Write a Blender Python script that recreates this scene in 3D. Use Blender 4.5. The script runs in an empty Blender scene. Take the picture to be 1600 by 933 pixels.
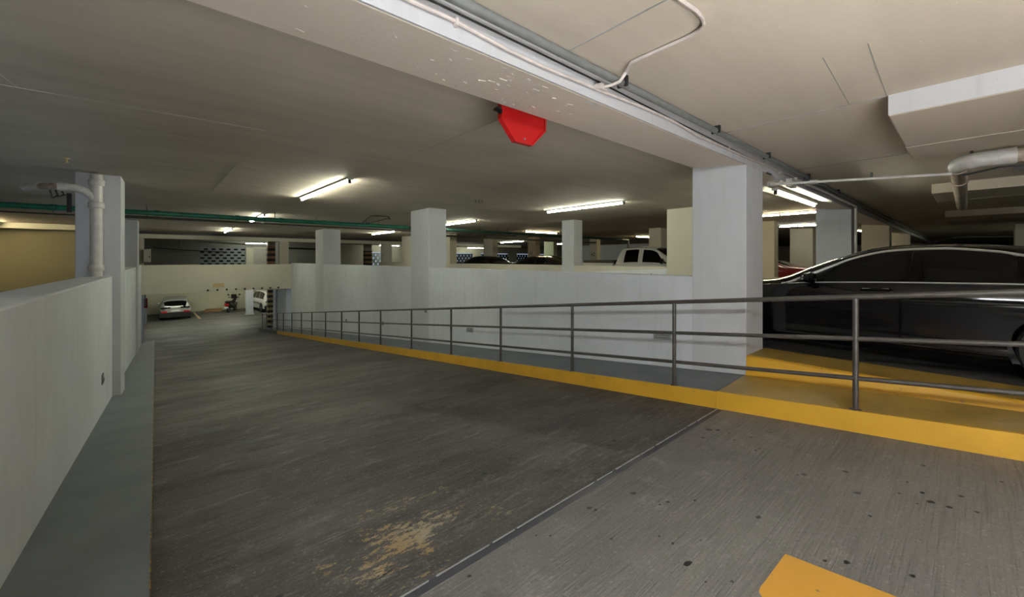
import bpy, bmesh, math, random
import numpy as np
from mathutils import Vector, Matrix

random.seed(7)
SC = bpy.context.scene
COL = SC.collection

# ------------------------------------------------------------------ camera
cam_d = bpy.data.cameras.new('camera')
cam = bpy.data.objects.new('camera', cam_d)
COL.objects.link(cam)
cam_d.sensor_fit = 'HORIZONTAL'
cam_d.sensor_width = 36.0
cam_d.lens = 36.0 * 615.0 / 1600.0
cam_d.shift_y = -61.5 / 1600.0
cam_d.clip_start = 0.05
cam_d.clip_end = 300
cam.location = (0, 0, 1.55)
cam.rotation_euler = (math.radians(90), 0, -math.radians(40.75))
SC.camera = cam

# ------------------------------------------------------------------ world, key light, exposure
SC.view_settings.view_transform = 'Standard'
SC.view_settings.look = 'None'
SC.view_settings.gamma = 1.0
SC.view_settings.exposure = 0.0
SC.view_settings.use_curve_mapping = False
W = bpy.data.worlds.new('world')
SC.world = W
W.use_nodes = True
W.node_tree.nodes['Background'].inputs[0].default_value = (0.62, 0.80, 1.0, 1)
W.node_tree.nodes['Background'].inputs[1].default_value = 0.55


def area(name, loc, target, sx, sy, power, col):
    d = bpy.data.lights.new(name, 'AREA')
    d.shape = 'RECTANGLE'
    d.size = sx
    d.size_y = sy
    d.energy = power
    d.color = col
    o = bpy.data.objects.new(name, d)
    COL.objects.link(o)
    o.location = loc
    o.rotation_euler = (Vector(target) - Vector(loc)).to_track_quat('-Z', 'Y').to_euler()
    return o


# daylight that comes in through the entrance behind the photographer
area('entrance_daylight', (-2.4, -4.8, 1.05), (1.5, 2.0, 2.9), 6.0, 0.9, 30, (1.0, 0.985, 0.97))
area('entrance_lamp', (-1.3, -1.15, 2.62), (4.6, 2.2, -.2), 2.0, 0.12, 132, (0.92, 0.96, 1.0))
# unseen spot added in place of sun on the driveway, its bounce brightens the ceiling
sp = bpy.data.lights.new('bounce_spot', 'SPOT')
sp.energy = 15500
sp.spot_size = math.radians(78)
sp.spot_blend = .15
sp.shadow_soft_size = .05
spo = bpy.data.objects.new('bounce_spot', sp)
COL.objects.link(spo)
spo.location = (0.75, -2.45, 2.84)
TUBE = 120.0          # radiance of the fluorescent tubes

# ------------------------------------------------------------------ helpers
M_SLOPE = 0.11


def rz(y):                                   # height of the driveway
    if y > 29.9:
        return -3.1
    if y < -4.0:
        return M_SLOPE * 5.7
    return M_SLOPE * (1.7 - y)


class MB:
    def __init__(s):
        s.v, s.f, s.m = [], [], []

    def add(s, vs, fs, mi=0):
        b = len(s.v)
        s.v += [tuple(map(float, p)) for p in vs]
        s.f += [tuple(i + b for i in f) for f in fs]
        s.m += [mi] * len(fs)
        return s

    def box(s, x0, x1, y0, y1, z0, z1, mi=0):
        return s.hexa([(x0, y0), (x1, y0), (x1, y1), (x0, y1)], [z0] * 4, [z1] * 4, mi)

    def hexa(s, xy, zb, zt, mi=0):           # counter-clockwise footprint, own bottom and top heights
        n = len(xy)
        vs = [(x, y, z) for (x, y), z in zip(xy, zb)] + [(x, y, z) for (x, y), z in zip(xy, zt)]
        fs = [tuple(reversed(range(n))), tuple(range(n, 2 * n))]
        fs += [(i, (i + 1) % n, n + (i + 1) % n, n + i) for i in range(n)]
        return s.add(vs, fs, mi)

    def tube(s, pts, r, n=8, mi=0, caps=True):
        pts = [Vector(p) for p in pts]
        rr = r if isinstance(r, (list, tuple)) else [r] * len(pts)
        up = None
        rings = []
        for i, p in enumerate(pts):
            if i == 0:
                d = pts[1] - p
            elif i == len(pts) - 1:
                d = p - pts[i - 1]
            else:
                d = (pts[i + 1] - p).normalized() + (p - pts[i - 1]).normalized()
            d.normalize()
            if up is None:
                up = Vector((0, 0, 1)) if abs(d.z) < .9 else Vector((1, 0, 0))
            x = d.cross(up)
            if x.length < 1e-5:
                x = d.orthogonal()
            x.normalize()
            y = x.cross(d).normalized()
            up = y
            rings.append([p + (x * math.cos(2 * math.pi * k / n) + y * math.sin(2 * math.pi * k / n)) * rr[i] for k in range(n)])
        vs = [q for ring in rings for q in ring]
        fs = []
        for i in range(len(pts) - 1):
            for k in range(n):
                a, b = i * n + k, i * n + (k + 1) % n
                fs.append((a, b, b + n, a + n))
        if caps:
            fs.append(tuple(reversed(range(n))))
            fs.append(tuple(range((len(pts) - 1) * n, len(pts) * n)))
        return s.add(vs, fs, mi)

    def prism(s, poly, axis, a, b, mi=0):    # poly in the two other axes, extruded from a to b
        n = len(poly)

        def P(p, t):
            if axis == 'x':
                return (t, p[0], p[1])
            if axis == 'y':
                return (p[0], t, p[1])
            return (p[0], p[1], t)
        vs = [P(p, a) for p in poly] + [P(p, b) for p in poly]
        fs = [tuple(reversed(range(n))), tuple(range(n, 2 * n))]
        fs += [(i, (i + 1) % n, n + (i + 1) % n, n + i) for i in range(n)]
        return s.add(vs, fs, mi)

    def lathe(s, prof, c, axis, n=24, mi=0):  # prof: (radius, along)
        vs = []
        for r, t in prof:
            for k in range(n):
                a = 2 * math.pi * k / n
                u, w = r * math.cos(a), r * math.sin(a)
                p = {'x': (t, u, w), 'y': (u, t, w), 'z': (u, w, t)}[axis]
                vs.append((c[0] + p[0], c[1] + p[1], c[2] + p[2]))
        fs = []
        for i in range(len(prof) - 1):
            for k in range(n):
                a, b = i * n + k, i * n + (k + 1) % n
                fs.append((a, b, b + n, a + n))
        fs.append(tuple(reversed(range(n))))
        fs.append(tuple(range((len(prof) - 1) * n, len(prof) * n)))
        return s.add(vs, fs, mi)

    def grid(s, rows, mi=0, flip=False):
        n = len(rows[0])
        vs = [p for r in rows for p in r]
        fs = []
        for i in range(len(rows) - 1):
            for k in range(n - 1):
                q = (i * n + k, i * n + k + 1, (i + 1) * n + k + 1, (i + 1) * n + k)
                fs.append(tuple(reversed(q)) if flip else q)
        return s.add(vs, fs, mi)

    def build(s, name, mats, parent=None, org=(0, 0, 0), smooth=False, bevel=0, fix=True):
        me = bpy.data.meshes.new(name)
        me.from_pydata([(p[0] - org[0], p[1] - org[1], p[2] - org[2]) for p in s.v], [], s.f)
        mats = mats if isinstance(mats, (list, tuple)) else [mats]
        for m in mats:
            me.materials.append(m)
        me.polygons.foreach_set('material_index', s.m)
        if fix:
            bm = bmesh.new()
            bm.from_mesh(me)
            bmesh.ops.recalc_face_normals(bm, faces=bm.faces)
            bm.to_mesh(me)
            bm.free()
        if smooth:
            me.polygons.foreach_set('use_smooth', [True] * len(me.polygons))
            me.set_sharp_from_angle(angle=math.radians(38))
        me.update()
        o = bpy.data.objects.new(name, me)
        COL.objects.link(o)
        if parent is not None:
            o.parent = parent
        else:
            o.location = org
        if bevel:
            b = o.modifiers.new('bevel', 'BEVEL')
            b.width = bevel
            b.segments = 2
            b.limit_method = 'ANGLE'
        return o


def tag(o, label=None, cat=None, group=None, kind=None):
    if label:
        o['label'] = label
    if cat:
        o['category'] = cat
    if group:
        o['group'] = group
    if kind:
        o['kind'] = kind
    return o


def empty(name, loc, label, cat, group=None, rot=0, kind=None):
    o = bpy.data.objects.new(name, None)
    COL.objects.link(o)
    o.location = loc
    o.rotation_euler = (0, 0, rot)
    o.empty_display_size = .1
    return tag(o, label, cat, group, kind)


def copy_tree(o, parent=None):
    c = o.copy()
    COL.objects.link(c)
    if parent is not None:
        c.parent = parent
    for ch in list(o.children):
        copy_tree(ch, c)
    return c


# ------------------------------------------------------------------ materials
def new_mat(name):
    m = bpy.data.materials.new(name)
    m.use_nodes = True
    nt = m.node_tree
    return m, nt, nt.nodes['Principled BSDF']


class NT:
    def __init__(s, nt):
        s.nt = nt
        s.tc = nt.nodes.new('ShaderNodeNewGeometry')

    def link(s, a, b):
        s.nt.links.new(a, b)

    def pos(s, scale=(1, 1, 1), rot=0.0):
        mp = s.nt.nodes.new('ShaderNodeMapping')
        mp.inputs['Scale'].default_value = scale
        mp.inputs['Rotation'].default_value = (0, 0, rot)
        s.link(s.tc.outputs['Position'], mp.inputs['Vector'])
        return mp.outputs[0]

    def noise(s, scale, stretch=(1, 1, 1), detail=4, rough=.55, rot=0.0):
        n = s.nt.nodes.new('ShaderNodeTexNoise')
        n.inputs['Scale'].default_value = scale
        n.inputs['Detail'].default_value = detail
        n.inputs['Roughness'].default_value = rough
        s.link(s.pos(stretch, rot), n.inputs['Vector'])
        return n.outputs[0]

    def ramp(s, val, p0, p1, v0=0.0, v1=1.0):
        r = s.nt.nodes.new('ShaderNodeMapRange')
        r.clamp = True
        r.inputs['From Min'].default_value = p0
        r.inputs['From Max'].default_value = p1
        r.inputs['To Min'].default_value = v0
        r.inputs['To Max'].default_value = v1
        s.link(val, r.inputs['Value'])
        return r.outputs[0]

    def math(s, op, a, b=None):
        n = s.nt.nodes.new('ShaderNodeMath')
        n.operation = op
        for i, x in enumerate((a, b)):
            if x is None:
                continue
            if isinstance(x, (int, float)):
                n.inputs[i].default_value = x
            else:
                s.link(x, n.inputs[i])
        return n.outputs[0]

    def mix(s, fac, a, b):
        n = s.nt.nodes.new('ShaderNodeMix')
        n.data_type = 'RGBA'
        for k, x in ((0, fac), (6, a), (7, b)):
            if isinstance(x, (int, float)):
                n.inputs[k].default_value = x
            elif isinstance(x, tuple):
                n.inputs[k].default_value = (*x, 1) if len(x) == 3 else x
            else:
                s.link(x, n.inputs[k])
        return n.outputs[2]

    def bump(s, bsdf, h, strength, dist=.01):
        b = s.nt.nodes.new('ShaderNodeBump')
        b.inputs['Strength'].default_value = strength
        b.inputs['Distance'].default_value = dist
        s.link(h, b.inputs['Height'])
        s.link(b.outputs[0], bsdf.inputs['Normal'])

    def xyz(s):
        n = s.nt.nodes.new('ShaderNodeSeparateXYZ')
        s.link(s.tc.outputs['Position'], n.inputs[0])
        return n.outputs


def plain(name, col, rough=.5, metal=0.0, coat=0.0, var=.12, scale=14.0, bump=0.0):
    m, nt, b = new_mat(name)
    t = NT(nt)
    n = t.noise(scale)
    c0 = tuple(max(0, c * (1 - var)) for c in col)
    c1 = tuple(min(1, c * (1 + var)) for c in col)
    t.link(t.mix(t.ramp(n, .3, .7), c0, c1), b.inputs['Base Color'])
    b.inputs['Roughness'].default_value = rough
    b.inputs['Metallic'].default_value = metal
    b.inputs['Coat Weight'].default_value = coat
    if bump:
        t.bump(b, t.noise(scale * 5), bump)
    return m


def painted_concrete(name, col, dirt, amt=.35, rough=.75, drips=0.0, bump=.25, fine=60.0):
    """paint over concrete: large blotches, fine grain, thin vertical drips, chips"""
    m, nt, b = new_mat(name)
    t = NT(nt)
    big = t.ramp(t.noise(1.1, detail=6), .38, .72)
    med = t.ramp(t.noise(7.0, (1, 1, .5), detail=5), .45, .8)
    f = t.math('MULTIPLY', t.math('ADD', t.math('MULTIPLY', big, .6), t.math('MULTIPLY', med, .4)), amt)
    c = t.mix(f, col, dirt)
    if drips:
        d = t.ramp(t.noise(9.0, (1, 1, .07), detail=3), .56, .72, 0, drips)
        c = t.mix(d, c, dirt)
    chips = t.ramp(t.noise(26.0, detail=2), .735, .76, 0, .55)
    c = t.mix(chips, c, tuple(x * .55 for x in dirt))
    t.link(c, b.inputs['Base Color'])
    b.inputs['Roughness'].default_value = rough
    b.inputs['Specular IOR Level'].default_value = .3
    h = t.math('ADD', t.noise(fine, detail=3), t.math('MULTIPLY', t.noise(5.0), 1.5))
    t.bump(b, h, bump, .006)
    return m


def ceiling_mat(name, col, col2):
    m, nt, b = new_mat(name)
    t = NT(nt)
    big = t.ramp(t.noise(.55, (.6, 1, 1), detail=5), .35, .7)
    streak = t.ramp(t.noise(3.0, (.25, 1.6, 1), detail=5), .4, .75)
    f = t.math('ADD', t.math('MULTIPLY', big, .55), t.math('MULTIPLY', streak, .35))
    c = t.mix(f, col, col2)
    chips = t.ramp(t.noise(16.0, (1, 2.2, 1), detail=2), .745, .765, 0, .6)
    c = t.mix(chips, c, (.75, .72, .66))
    t.link(c, b.inputs['Base Color'])
    b.inputs['Roughness'].default_value = .8
    b.inputs['Specular IOR Level'].default_value = .2
    t.bump(b, t.math('ADD', t.noise(40, (.4, 1, 1)), t.math('MULTIPLY', t.noise(6, (.3, 1, 1)), 2.0)), .3, .006)
    return m


def floor_mat(name, dark, light, pale, groove=True, worn=False, streak=1.0):
    m, nt, b = new_mat(name)
    t = NT(nt)
    big = t.ramp(t.noise(.8, (.6, 1.3, 1), detail=7, rough=.62), .36, .66)
    st = t.ramp(t.noise(2.2, (.7, 2.8, 1), detail=9, rough=.76, rot=.10), .39, .63)
    fine = t.ramp(t.noise(24.0, (.45, 1.4, 1), detail=6, rough=.75, rot=.1), .30, .72)
    f = t.math('ADD', t.math('MULTIPLY', big, .42), t.math('MULTIPLY', st, .36 * streak))
    f = t.math('ADD', f, t.math('MULTIPLY', fine, .22))
    c = t.mix(f, dark, light)
    # pale scuffs drawn out along the driving direction
    sc = t.ramp(t.noise(3.6, (.55, 3.0, 1), detail=10, rough=.78, rot=.14), .555, .72, 0, .62 * streak)
    c = t.mix(sc, c, pale)
    sp = t.ramp(t.noise(60.0, detail=4, rough=.7), .57, .70, 0, .5)
    blot = t.ramp(t.noise(4.2, detail=9, rough=.8), .56, .70, 0, .4)
    c = t.mix(blot, c, pale)
    c = t.mix(sp, c, pale)
    pits = t.ramp(t.noise(85.0, detail=2), .30, .40, .55, 0)
    c = t.mix(pits, c, tuple(x * .4 for x in dark))
    oil = t.ramp(t.noise(1.5, (1, 1.5, 1), detail=7, rough=.65), .58, .68, 0, .6)
    c = t.mix(oil, c, tuple(x * .62 for x in dark))
    gr = t.noise(1.0, (1.6, 62.0, 1), detail=2, rough=.7)
    gr2 = t.ramp(gr, .38, .62)
    if groove:
        keep = t.ramp(t.noise(.9, detail=3), .40, .60, .25, 1.0)
        c = t.mix(t.math('MULTIPLY', t.math('MULTIPLY', t.ramp(gr, .52, .64), .45), keep), c, tuple(x * .45 for x in dark))
    if worn:                                  # remains of an old yellow marking
        x, y, z = t.xyz()
        dx = t.math('DIVIDE', t.math('SUBTRACT', x, 1.02), .55)
        dy = t.math('DIVIDE', t.math('SUBTRACT', y, 2.12), .48)
        d = t.math('SQRT', t.math('ADD', t.math('MULTIPLY', dx, dx), t.math('MULTIPLY', dy, dy)))
        near = t.ramp(d, 1.15, .25, 0, .11)
        n = t.noise(20.0, (.8, 1.5, 1), detail=8, rough=.8)
        n2 = t.noise(3.6, detail=3)
        msk = t.ramp(t.math('ADD', t.math('ADD', n, near), t.math('MULTIPLY', n2, .55)), .90, .925, 0, .8)
        msk = t.math('MULTIPLY', msk, t.ramp(d, 1.3, 1.0))
        tint = t.mix(t.ramp(t.noise(2.6), .4, .6), (.40, .34, .22), (.42, .27, .10))
        c = t.mix(msk, c, tint)
    t.link(c, b.inputs['Base Color'])
    t.link(t.ramp(big, 0, 1, .68, .5), b.inputs['Roughness'])
    b.inputs['Specular IOR Level'].default_value = .35
    h = t.math('ADD', t.math('MULTIPLY', gr2, .9 if groove else .2), t.math('MULTIPLY', t.noise(45.0, detail=4), .8))
    t.bump(b, h, .5, .005)
    return m


def worn_paint(name, col, under, thr=.64, rough=.5, dark=.7, scuff=.35):
    m, nt, b = new_mat(name)
    t = NT(nt)
    n = t.ramp(t.noise(2.2, detail=6), .35, .7)
    c = t.mix(t.math('MULTIPLY', n, scuff), col, tuple(x * dark for x in col))
    ch = t.ramp(t.noise(20.0, detail=5, rough=.65), thr, thr + .03, 0, .85)
    c = t.mix(ch, c, under)
    t.link(c, b.inputs['Base Color'])
    b.inputs['Roughness'].default_value = rough
    t.bump(b, t.noise(50.0), .2, .004)
    return m


def car_paint(name, col, rough=.12, metal=0.0, spec=.5, coat=.25):
    m, nt, b = new_mat(name)
    t = NT(nt)
    n = t.ramp(t.noise(3.0), .3, .7, .9, 1.1)
    c = t.mix(n, tuple(x * .95 for x in col), col)
    t.link(c, b.inputs['Base Color'])
    b.inputs['Roughness'].default_value = rough
    b.inputs['Metallic'].default_value = metal
    b.inputs['Specular IOR Level'].default_value = spec
    b.inputs['Coat Weight'].default_value = coat
    b.inputs['Coat Roughness'].default_value = .04
    return m


def emit(name, col, strength):
    m, nt, b = new_mat(name)
    b.inputs['Base Color'].default_value = (*col, 1)
    b.inputs['Emission Color'].default_value = (*col, 1)
    b.inputs['Emission Strength'].default_value = strength
    return m


K = {}
K['wall'] = painted_concrete('white_wall_paint', (.64, .67, .70), (.46, .475, .48), .55, drips=.28)
K['column'] = painted_concrete('white_column_paint', (.545, .56, .585), (.40, .405, .41), .45, drips=.18)
K['cream'] = painted_concrete('cream_wall_paint', (.70, .68, .55), (.54, .51, .40), .4)
K['beige'] = painted_concrete('beige_column_paint', (.54, .51, .42), (.40, .37, .29), .4)
K['beam'] = painted_concrete('beam_paint', (.88, .775, .665), (.74, .65, .55), .4, bump=.4, fine=30)
K['beamface'] = painted_concrete('beam_face_paint', (.50, .50, .51), (.38, .375, .37), .45, drips=.35)
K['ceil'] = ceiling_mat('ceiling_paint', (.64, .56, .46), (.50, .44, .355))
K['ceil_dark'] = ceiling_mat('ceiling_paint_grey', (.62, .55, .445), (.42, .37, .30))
K['floor1'] = floor_mat('ramp_concrete_dark', (.040, .0385, .0365), (.132, .128, .121), (.37, .36, .35), True, True)
K['floor2'] = floor_mat('ramp_concrete_light', (.125, .122, .116), (.225, .219, .210), (.39, .38, .36), True, False, .45)
K['floor3'] = floor_mat('garage_concrete', (.05, .05, .045), (.12, .118, .11), (.22, .22, .2), False, False, .7)
K['walk'] = worn_paint('grey_walkway_paint', (.165, .188, .205), (.10, .10, .10), .70, .55, .70, .8)
K['yellow'] = worn_paint('yellow_kerb_paint', (.66, .365, .028), (.22, .16, .10), .665, .5, .74, .6)
K['mustard'] = worn_paint('worn_mustard_paint', (.44, .29, .06), (.26, .18, .06), .66, .42, .62, .8)
K['patch'] = worn_paint('yellow_road_paint', (.60, .31, .04), (.14, .12, .10), .67, .6, .8)
K['joint'] = plain('joint_filler', (.050, .050, .064), .5)
K['pale'] = plain('chipped_concrete', (.30, .30, .29), .8)
K['gum'] = plain('dark_gum', (.008, .008, .008), .5)
K['rail'] = plain('brown_rail_paint', (.060, .052, .046), .38, var=.25)
K['pipe'] = plain('white_pipe_paint', (.54, .52, .49), .4)
K['pinkpipe'] = plain('painted_conduit', (.58, .51, .47), .5)
K['oldpipe'] = plain('bare_stained_pipe', (.42, .34, .26), .5, var=.4, scale=9)
K['greypipe'] = plain('grey_pipe', (.16, .165, .16), .45)
K['green'] = plain('green_pipe_paint', (.015, .16, .10), .35, var=.3, scale=5)
K['black'] = plain('black_rubber', (.012, .012, .012), .55)
K['darkmetal'] = plain('dark_steel', (.05, .048, .045), .45)
K['red'] = worn_paint('red_sign_paint', (.52, .010, .010), (.62, .09, .07), .71, .45, .85)
K['redpaint'] = plain('dull_red_paint', (.26, .022, .018), .5)
K['steel'] = plain('galvanised_plate', (.34, .37, .38), .4, metal=.4)
K['box'] = plain('grey_box_paint', (.42, .42, .37), .5)
K['stripe_y'] = plain('yellow_stripe', (.36, .27, .07), .6)
K['stripe_o'] = plain('orange_stripe', (.34, .19, .08), .6)
K['stripe_k'] = plain('black_stripe', (.014, .013, .012), .6)
K['block'] = plain('grey_block', (.36, .40, .42), .8)
K['void'] = plain('dark_backing', (.03, .035, .04), .9)
K['plate'] = plain('beige_plate', (.62, .48, .24), .6)
K['housing'] = plain('lamp_housing', (.62, .62, .56), .5)
K['tube'] = emit('fluorescent_tube', (.98, 1.0, .82), TUBE)
K['tubew'] = emit('warm_fluorescent_tube', (1.0, .84, .52), TUBE)
K['num'] = plain('black_numerals', (.02, .02, .02), .7)
K['c_black'] = car_paint('black_car_paint', (.0025, .0025, .003), .07, 0.0, .4, .12)
K['c_glass'] = car_paint('tinted_glass', (.002, .002, .002), .04, 0.0, .4, .0)
K['c_red'] = car_paint('red_car_paint', (.20, .004, .006), .2)
K['c_silver'] = car_paint('silver_car_paint', (.42, .42, .40), .3, .3)
K['c_white'] = car_paint('white_car_paint', (.66, .66, .62), .3)
K['c_dark'] = car_paint('dark_car_paint', (.012, .012, .013), .2)
K['chrome'] = plain('chrome', (.78, .77, .75), .32, metal=.75, var=.03)
K['tyre'] = plain('tyre_rubber', (.014, .014, .014), .75)
K['rim'] = plain('alloy', (.30, .30, .31), .35, metal=.9)
K['taillight'] = plain('red_lens', (.45, .02, .025), .2)
K['lens'] = plain('clear_lens', (.55, .57, .58), .15)
K['licence'] = plain('white_plate', (.80, .80, .78), .5)

# ------------------------------------------------------------------ driveway, walkways, floors


def strip(xl, xr, y0, y1, off, mb=None, n=24, thick=.2):
    """sloping slab between two x-functions of y, its top off above the driveway"""
    mb = mb or MB()
    ys = np.linspace(y0, y1, n)
    top = [[(xl(y), y, rz(y) + off), (xr(y), y, rz(y) + off)] for y in ys]
    bot = [[(xl(y), y, rz(y) + off - thick), (xr(y), y, rz(y) + off - thick)] for y in ys]
    mb.grid(top)
    mb.grid(bot, flip=True)
    mb.grid([[a[0], b[0]] for a, b in zip(top, bot)])
    mb.grid([[a[1], b[1]] for a, b in zip(top, bot)], flip=True)
    for a, b in ((top[0], bot[0]), (top[-1], bot[-1])):
        mb.add([a[0], a[1], b[1], b[0]], [(0, 1, 2, 3)])
    return mb


XK = 4.28                                     # right kerb
XW = 5.20                                     # right ramp wall
kl = lambda y: -.02 - .0254 * y               # left kerb edge
wl = lambda y: -.56 - .0214 * y               # left ramp wall face
cst = lambda v: (lambda y: v)

floor_ramp = strip(lambda y: kl(y) - .3, cst(XK + .15), 1.705, 29.9, 0, n=3).build('floor', K['floor1'])
tag(floor_ramp, 'stained dark grey concrete driveway running down between the two ramp walls', 'floor', kind='structure')
floor_top = strip(lambda y: kl(y) - .3, cst(XK + .15), -4.0, 1.642, 0, n=3).build('floor', K['floor2'])
tag(floor_top, 'lighter broom-finished concrete slab in front of the dark joint', 'floor', kind='structure')
strip(cst(-.3), cst(XK + .1), 1.64, 1.706, -.004, n=2).build('expansion_joint', K['joint'], floor_top)
mb = MB()                                     # broken pale lip along the joint
x = .2
while x < 4.2:
    L = random.uniform(.05, .22)
    w = random.uniform(.002, .006)
    mb.hexa([(x, 1.698), (x + L, 1.698), (x + L, 1.698 + w), (x, 1.70 + w)], [rz(1.7) - .01] * 4, [rz(1.7) + .0025] * 4)
    x += L * random.uniform(.9, 1.3)
o = mb.build('chipped_lip', K['pale'], floor_ramp)
o['kind'] = 'stuff'
# old chewing gum trodden into the slab
GUM = [(3.64, 1.52, .026), (3.68, 1.46, .03), (3.43, 1.48, .016), (3.67, 1.19, .016), (3.53, 1.27, .016), (3.66, 1.36, .013), (3.24, 1.33, .011), (3.42, 1.08, .015), (3.47, 1.07, .015), (3.88, 1.11, .012), (3.64, .92, .011), (3.17, .75, .01), (3.2, .72, .019), (3.42, .86, .007), (3.41, .54, .019), (3.13, .44, .02), (3.27, .27, .011), (3.36, .18, .014), (3.81, .2, .016), (3.26, .14, .022), (3.25, .07, .016), (3.44, .03, .014), (3.27, -.03, .013), (3.19, .19, .008), (3.47, .25, .009), (3.8, -.13, .012), (2.49, .77, .016), (1.87, .88, .021), (2.36, .37, .016), (2.31, .44, .011), (2.44, .16, .015), (2.88, .35, .013), (1.89, .69, .009), (1.81, .77, .006), (2.08, .91, .007), (1.96, 1.0, .01), (1.97, 1.08, .008), (1.78, 1.25, .01), (1.53, 1.57, .008), (1.58, 1.51, .008), (1.8, 2.4, .029), (2.1, 2.46, .02), (2.81, 2.0, .02), (2.91, 2.02, .025), (2.67, 2.61, .018), (2.26, 1.42, .019), (1.94, 1.52, .018), (1.95, 1.48, .012), (2.25, 1.23, .009), (2.31, 1.21, .012), (2.43, 1.1, .012), (1.09, 1.58, .012), (.38, 2.13, .018), (.8, 1.9, .012), (2.05, .58, .004), (2.9, .98, .01)]


def gum_mesh(pts, sel):
    mb = MB()
    for x, y, r in pts:
        if not sel(y):
            continue
        n = 9
        rad = [r * 1.35 * random.uniform(.6, 1.15) for _ in range(n)]
        vs = [(x + .85 * rad[k] * math.cos(2 * math.pi * k / n), y + .7 * rad[k] * math.sin(2 * math.pi * k / n)) for k in range(n)]
        mb.add([(a, b, rz(b) + .0012) for a, b in vs] + [(x, y, rz(y) + .003)], [(k, (k + 1) % n, n) for k in range(n)])
    return mb


o = gum_mesh(GUM, lambda y: y < 1.64).build('gum_spots', K['gum'], floor_top)
o['kind'] = 'stuff'
o = gum_mesh(GUM, lambda y: y > 1.7).build('gum_spots', K['gum'], floor_ramp)
o['kind'] = 'stuff'
# yellow road marking at the bottom of the view
PZ = lambda x, y: (x, y, rz(y) + .002)
mb = MB()
edge = [(2.244, .579), (2.20, .581), (2.12, .584), (2.0, .588), (1.935, .592), (1.905, .588), (1.882, .571), (1.878, .52), (1.873, .3), (1.87, -.2), (1.87, -.6), (2.245, -.6), (2.243, -.2), (2.247, .1), (2.243, .4)]
mb.add([PZ(a, b) for a, b in edge], [tuple(range(len(edge)))])
mark = mb.build('road_marking', K['patch'], org=(2.05, 0, rz(0)))
tag(mark, 'yellow painted bar on the light concrete slab', 'marking')

# left walkway
wk = strip(lambda y: wl(y) - .35, kl, -4, 28.2, .12, n=8, thick=.3)
walk_left = wk.build('floor', K['walk'])
tag(walk_left, 'narrow grey painted walkway along the left ramp wall', 'walkway', kind='structure')
strip(kl, lambda y: kl(y) + .005, -4, 28.2, .10, n=8, thick=.25).build('kerb_face', worn_paint('worn_kerb_paint', (.50, .28, .04), (.09, .07, .05), .46, .6, .6), walk_left)
# right walkway: grey beside the wall, mustard on the upper part
walk_right = strip(cst(XK + .02), cst(XW + .4), 1.74, 29.9, .17, n=8, thick=.3).build('floor', K['walk'])
tag(walk_right, 'grey painted walkway between the brown railing and the white wall', 'walkway', kind='structure')
strip(cst(XK - .004), cst(XK + .022), 1.72, 24.5, .172, n=40, thick=.4).build('kerb_face', K['yellow'], walk_right)
strip(cst(XK - .004), cst(XK + .022), 24.5, 30.3, .172, n=4, thick=.4).build('kerb_face', K['floor3'], walk_right)['label'] = 'bare grey kerb end'
mb = MB()
mb.hexa([(XK - .03, -4), (XW + .01, -4), (XW + .01, 1.745), (XK + .02, 1.712)], [rz(-4) - .2, rz(-4) - .2, -.3, -.3], [rz(-4) + .172, .585, rz(1.745) + .172, rz(1.712) + .172])
walk_top = mb.build('floor', [K['mustard']])
tag(walk_top, 'worn mustard painted walkway above the yellow kerb, in front of the black sedan', 'walkway', kind='structure')
mb = MB()
mb.hexa([(XK - .045, -4), (XK - .02, -4), (XK + .018, 1.712), (XK - .004, 1.716)], [rz(-4) - .3] * 2 + [-.3] * 2, [rz(-4) + .176] * 2 + [rz(1.712) + .176] * 2)
mb.build('kerb_face', K['yellow'], walk_top)
# upper ledge: yellow riser that dies into the sloping walkway, mustard top
ZU = .37                                     # upper garage floor
ZL = .395                                    # its low ledge
mb = MB()
mb.box(XW + .012, 5.84, -4, 1.74, -.2, ZL)
ledge = mb.build('floor', K['mustard'])
tag(ledge, 'worn mustard ledge beside the parked black sedan', 'ledge', kind='structure')
mb = MB()
ys = np.linspace(-1.2, 1.736, 20)
inner = lambda y: .165 + .0731 * (1.745 - y)
mb.grid([[(XW + .06, y, ZL + .003), (XW + .012, y, ZL + .002), (XW - .006, y, ZL - .012), (XW - .014, y, min(ZL - .02, inner(y) + .03)), (XW - .04, y, inner(y))] for y in ys])
mb.build('kerb_face', K['yellow'], ledge, smooth=True)

# upper garage floor around the ramp
mb = MB()
mb.box(5.84, 50, -4, 1.745, .05, ZU - .001)
mb.box(5.45, 50, 1.745, 38.5, .05, ZU - .001)
fl = mb.build('floor', K['floor3'])
tag(fl, 'dark grey concrete floor of the upper parking level under the black sedan', 'floor', kind='structure')
mb = MB()
mb.box(-8, -1.95, -6, 26, .05, ZU - .04)
tag(mb.build('floor', K['floor3']), 'garage floor behind the left ramp wall', 'floor', kind='structure')
mb = MB()
mb.box(-8, 5.45, 25.95, 38.5, -.15, ZU - .06)
tag(mb.build('floor', K['floor3']), 'upper floor slab beyond the parapet across the ramp', 'floor', kind='structure')
mb = MB()
mb.box(-8, 50, -9, -4, .2, .62)
tag(mb.build('floor', K['floor2']), 'level concrete landing at the top of the driveway', 'floor', kind='structure')
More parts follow.
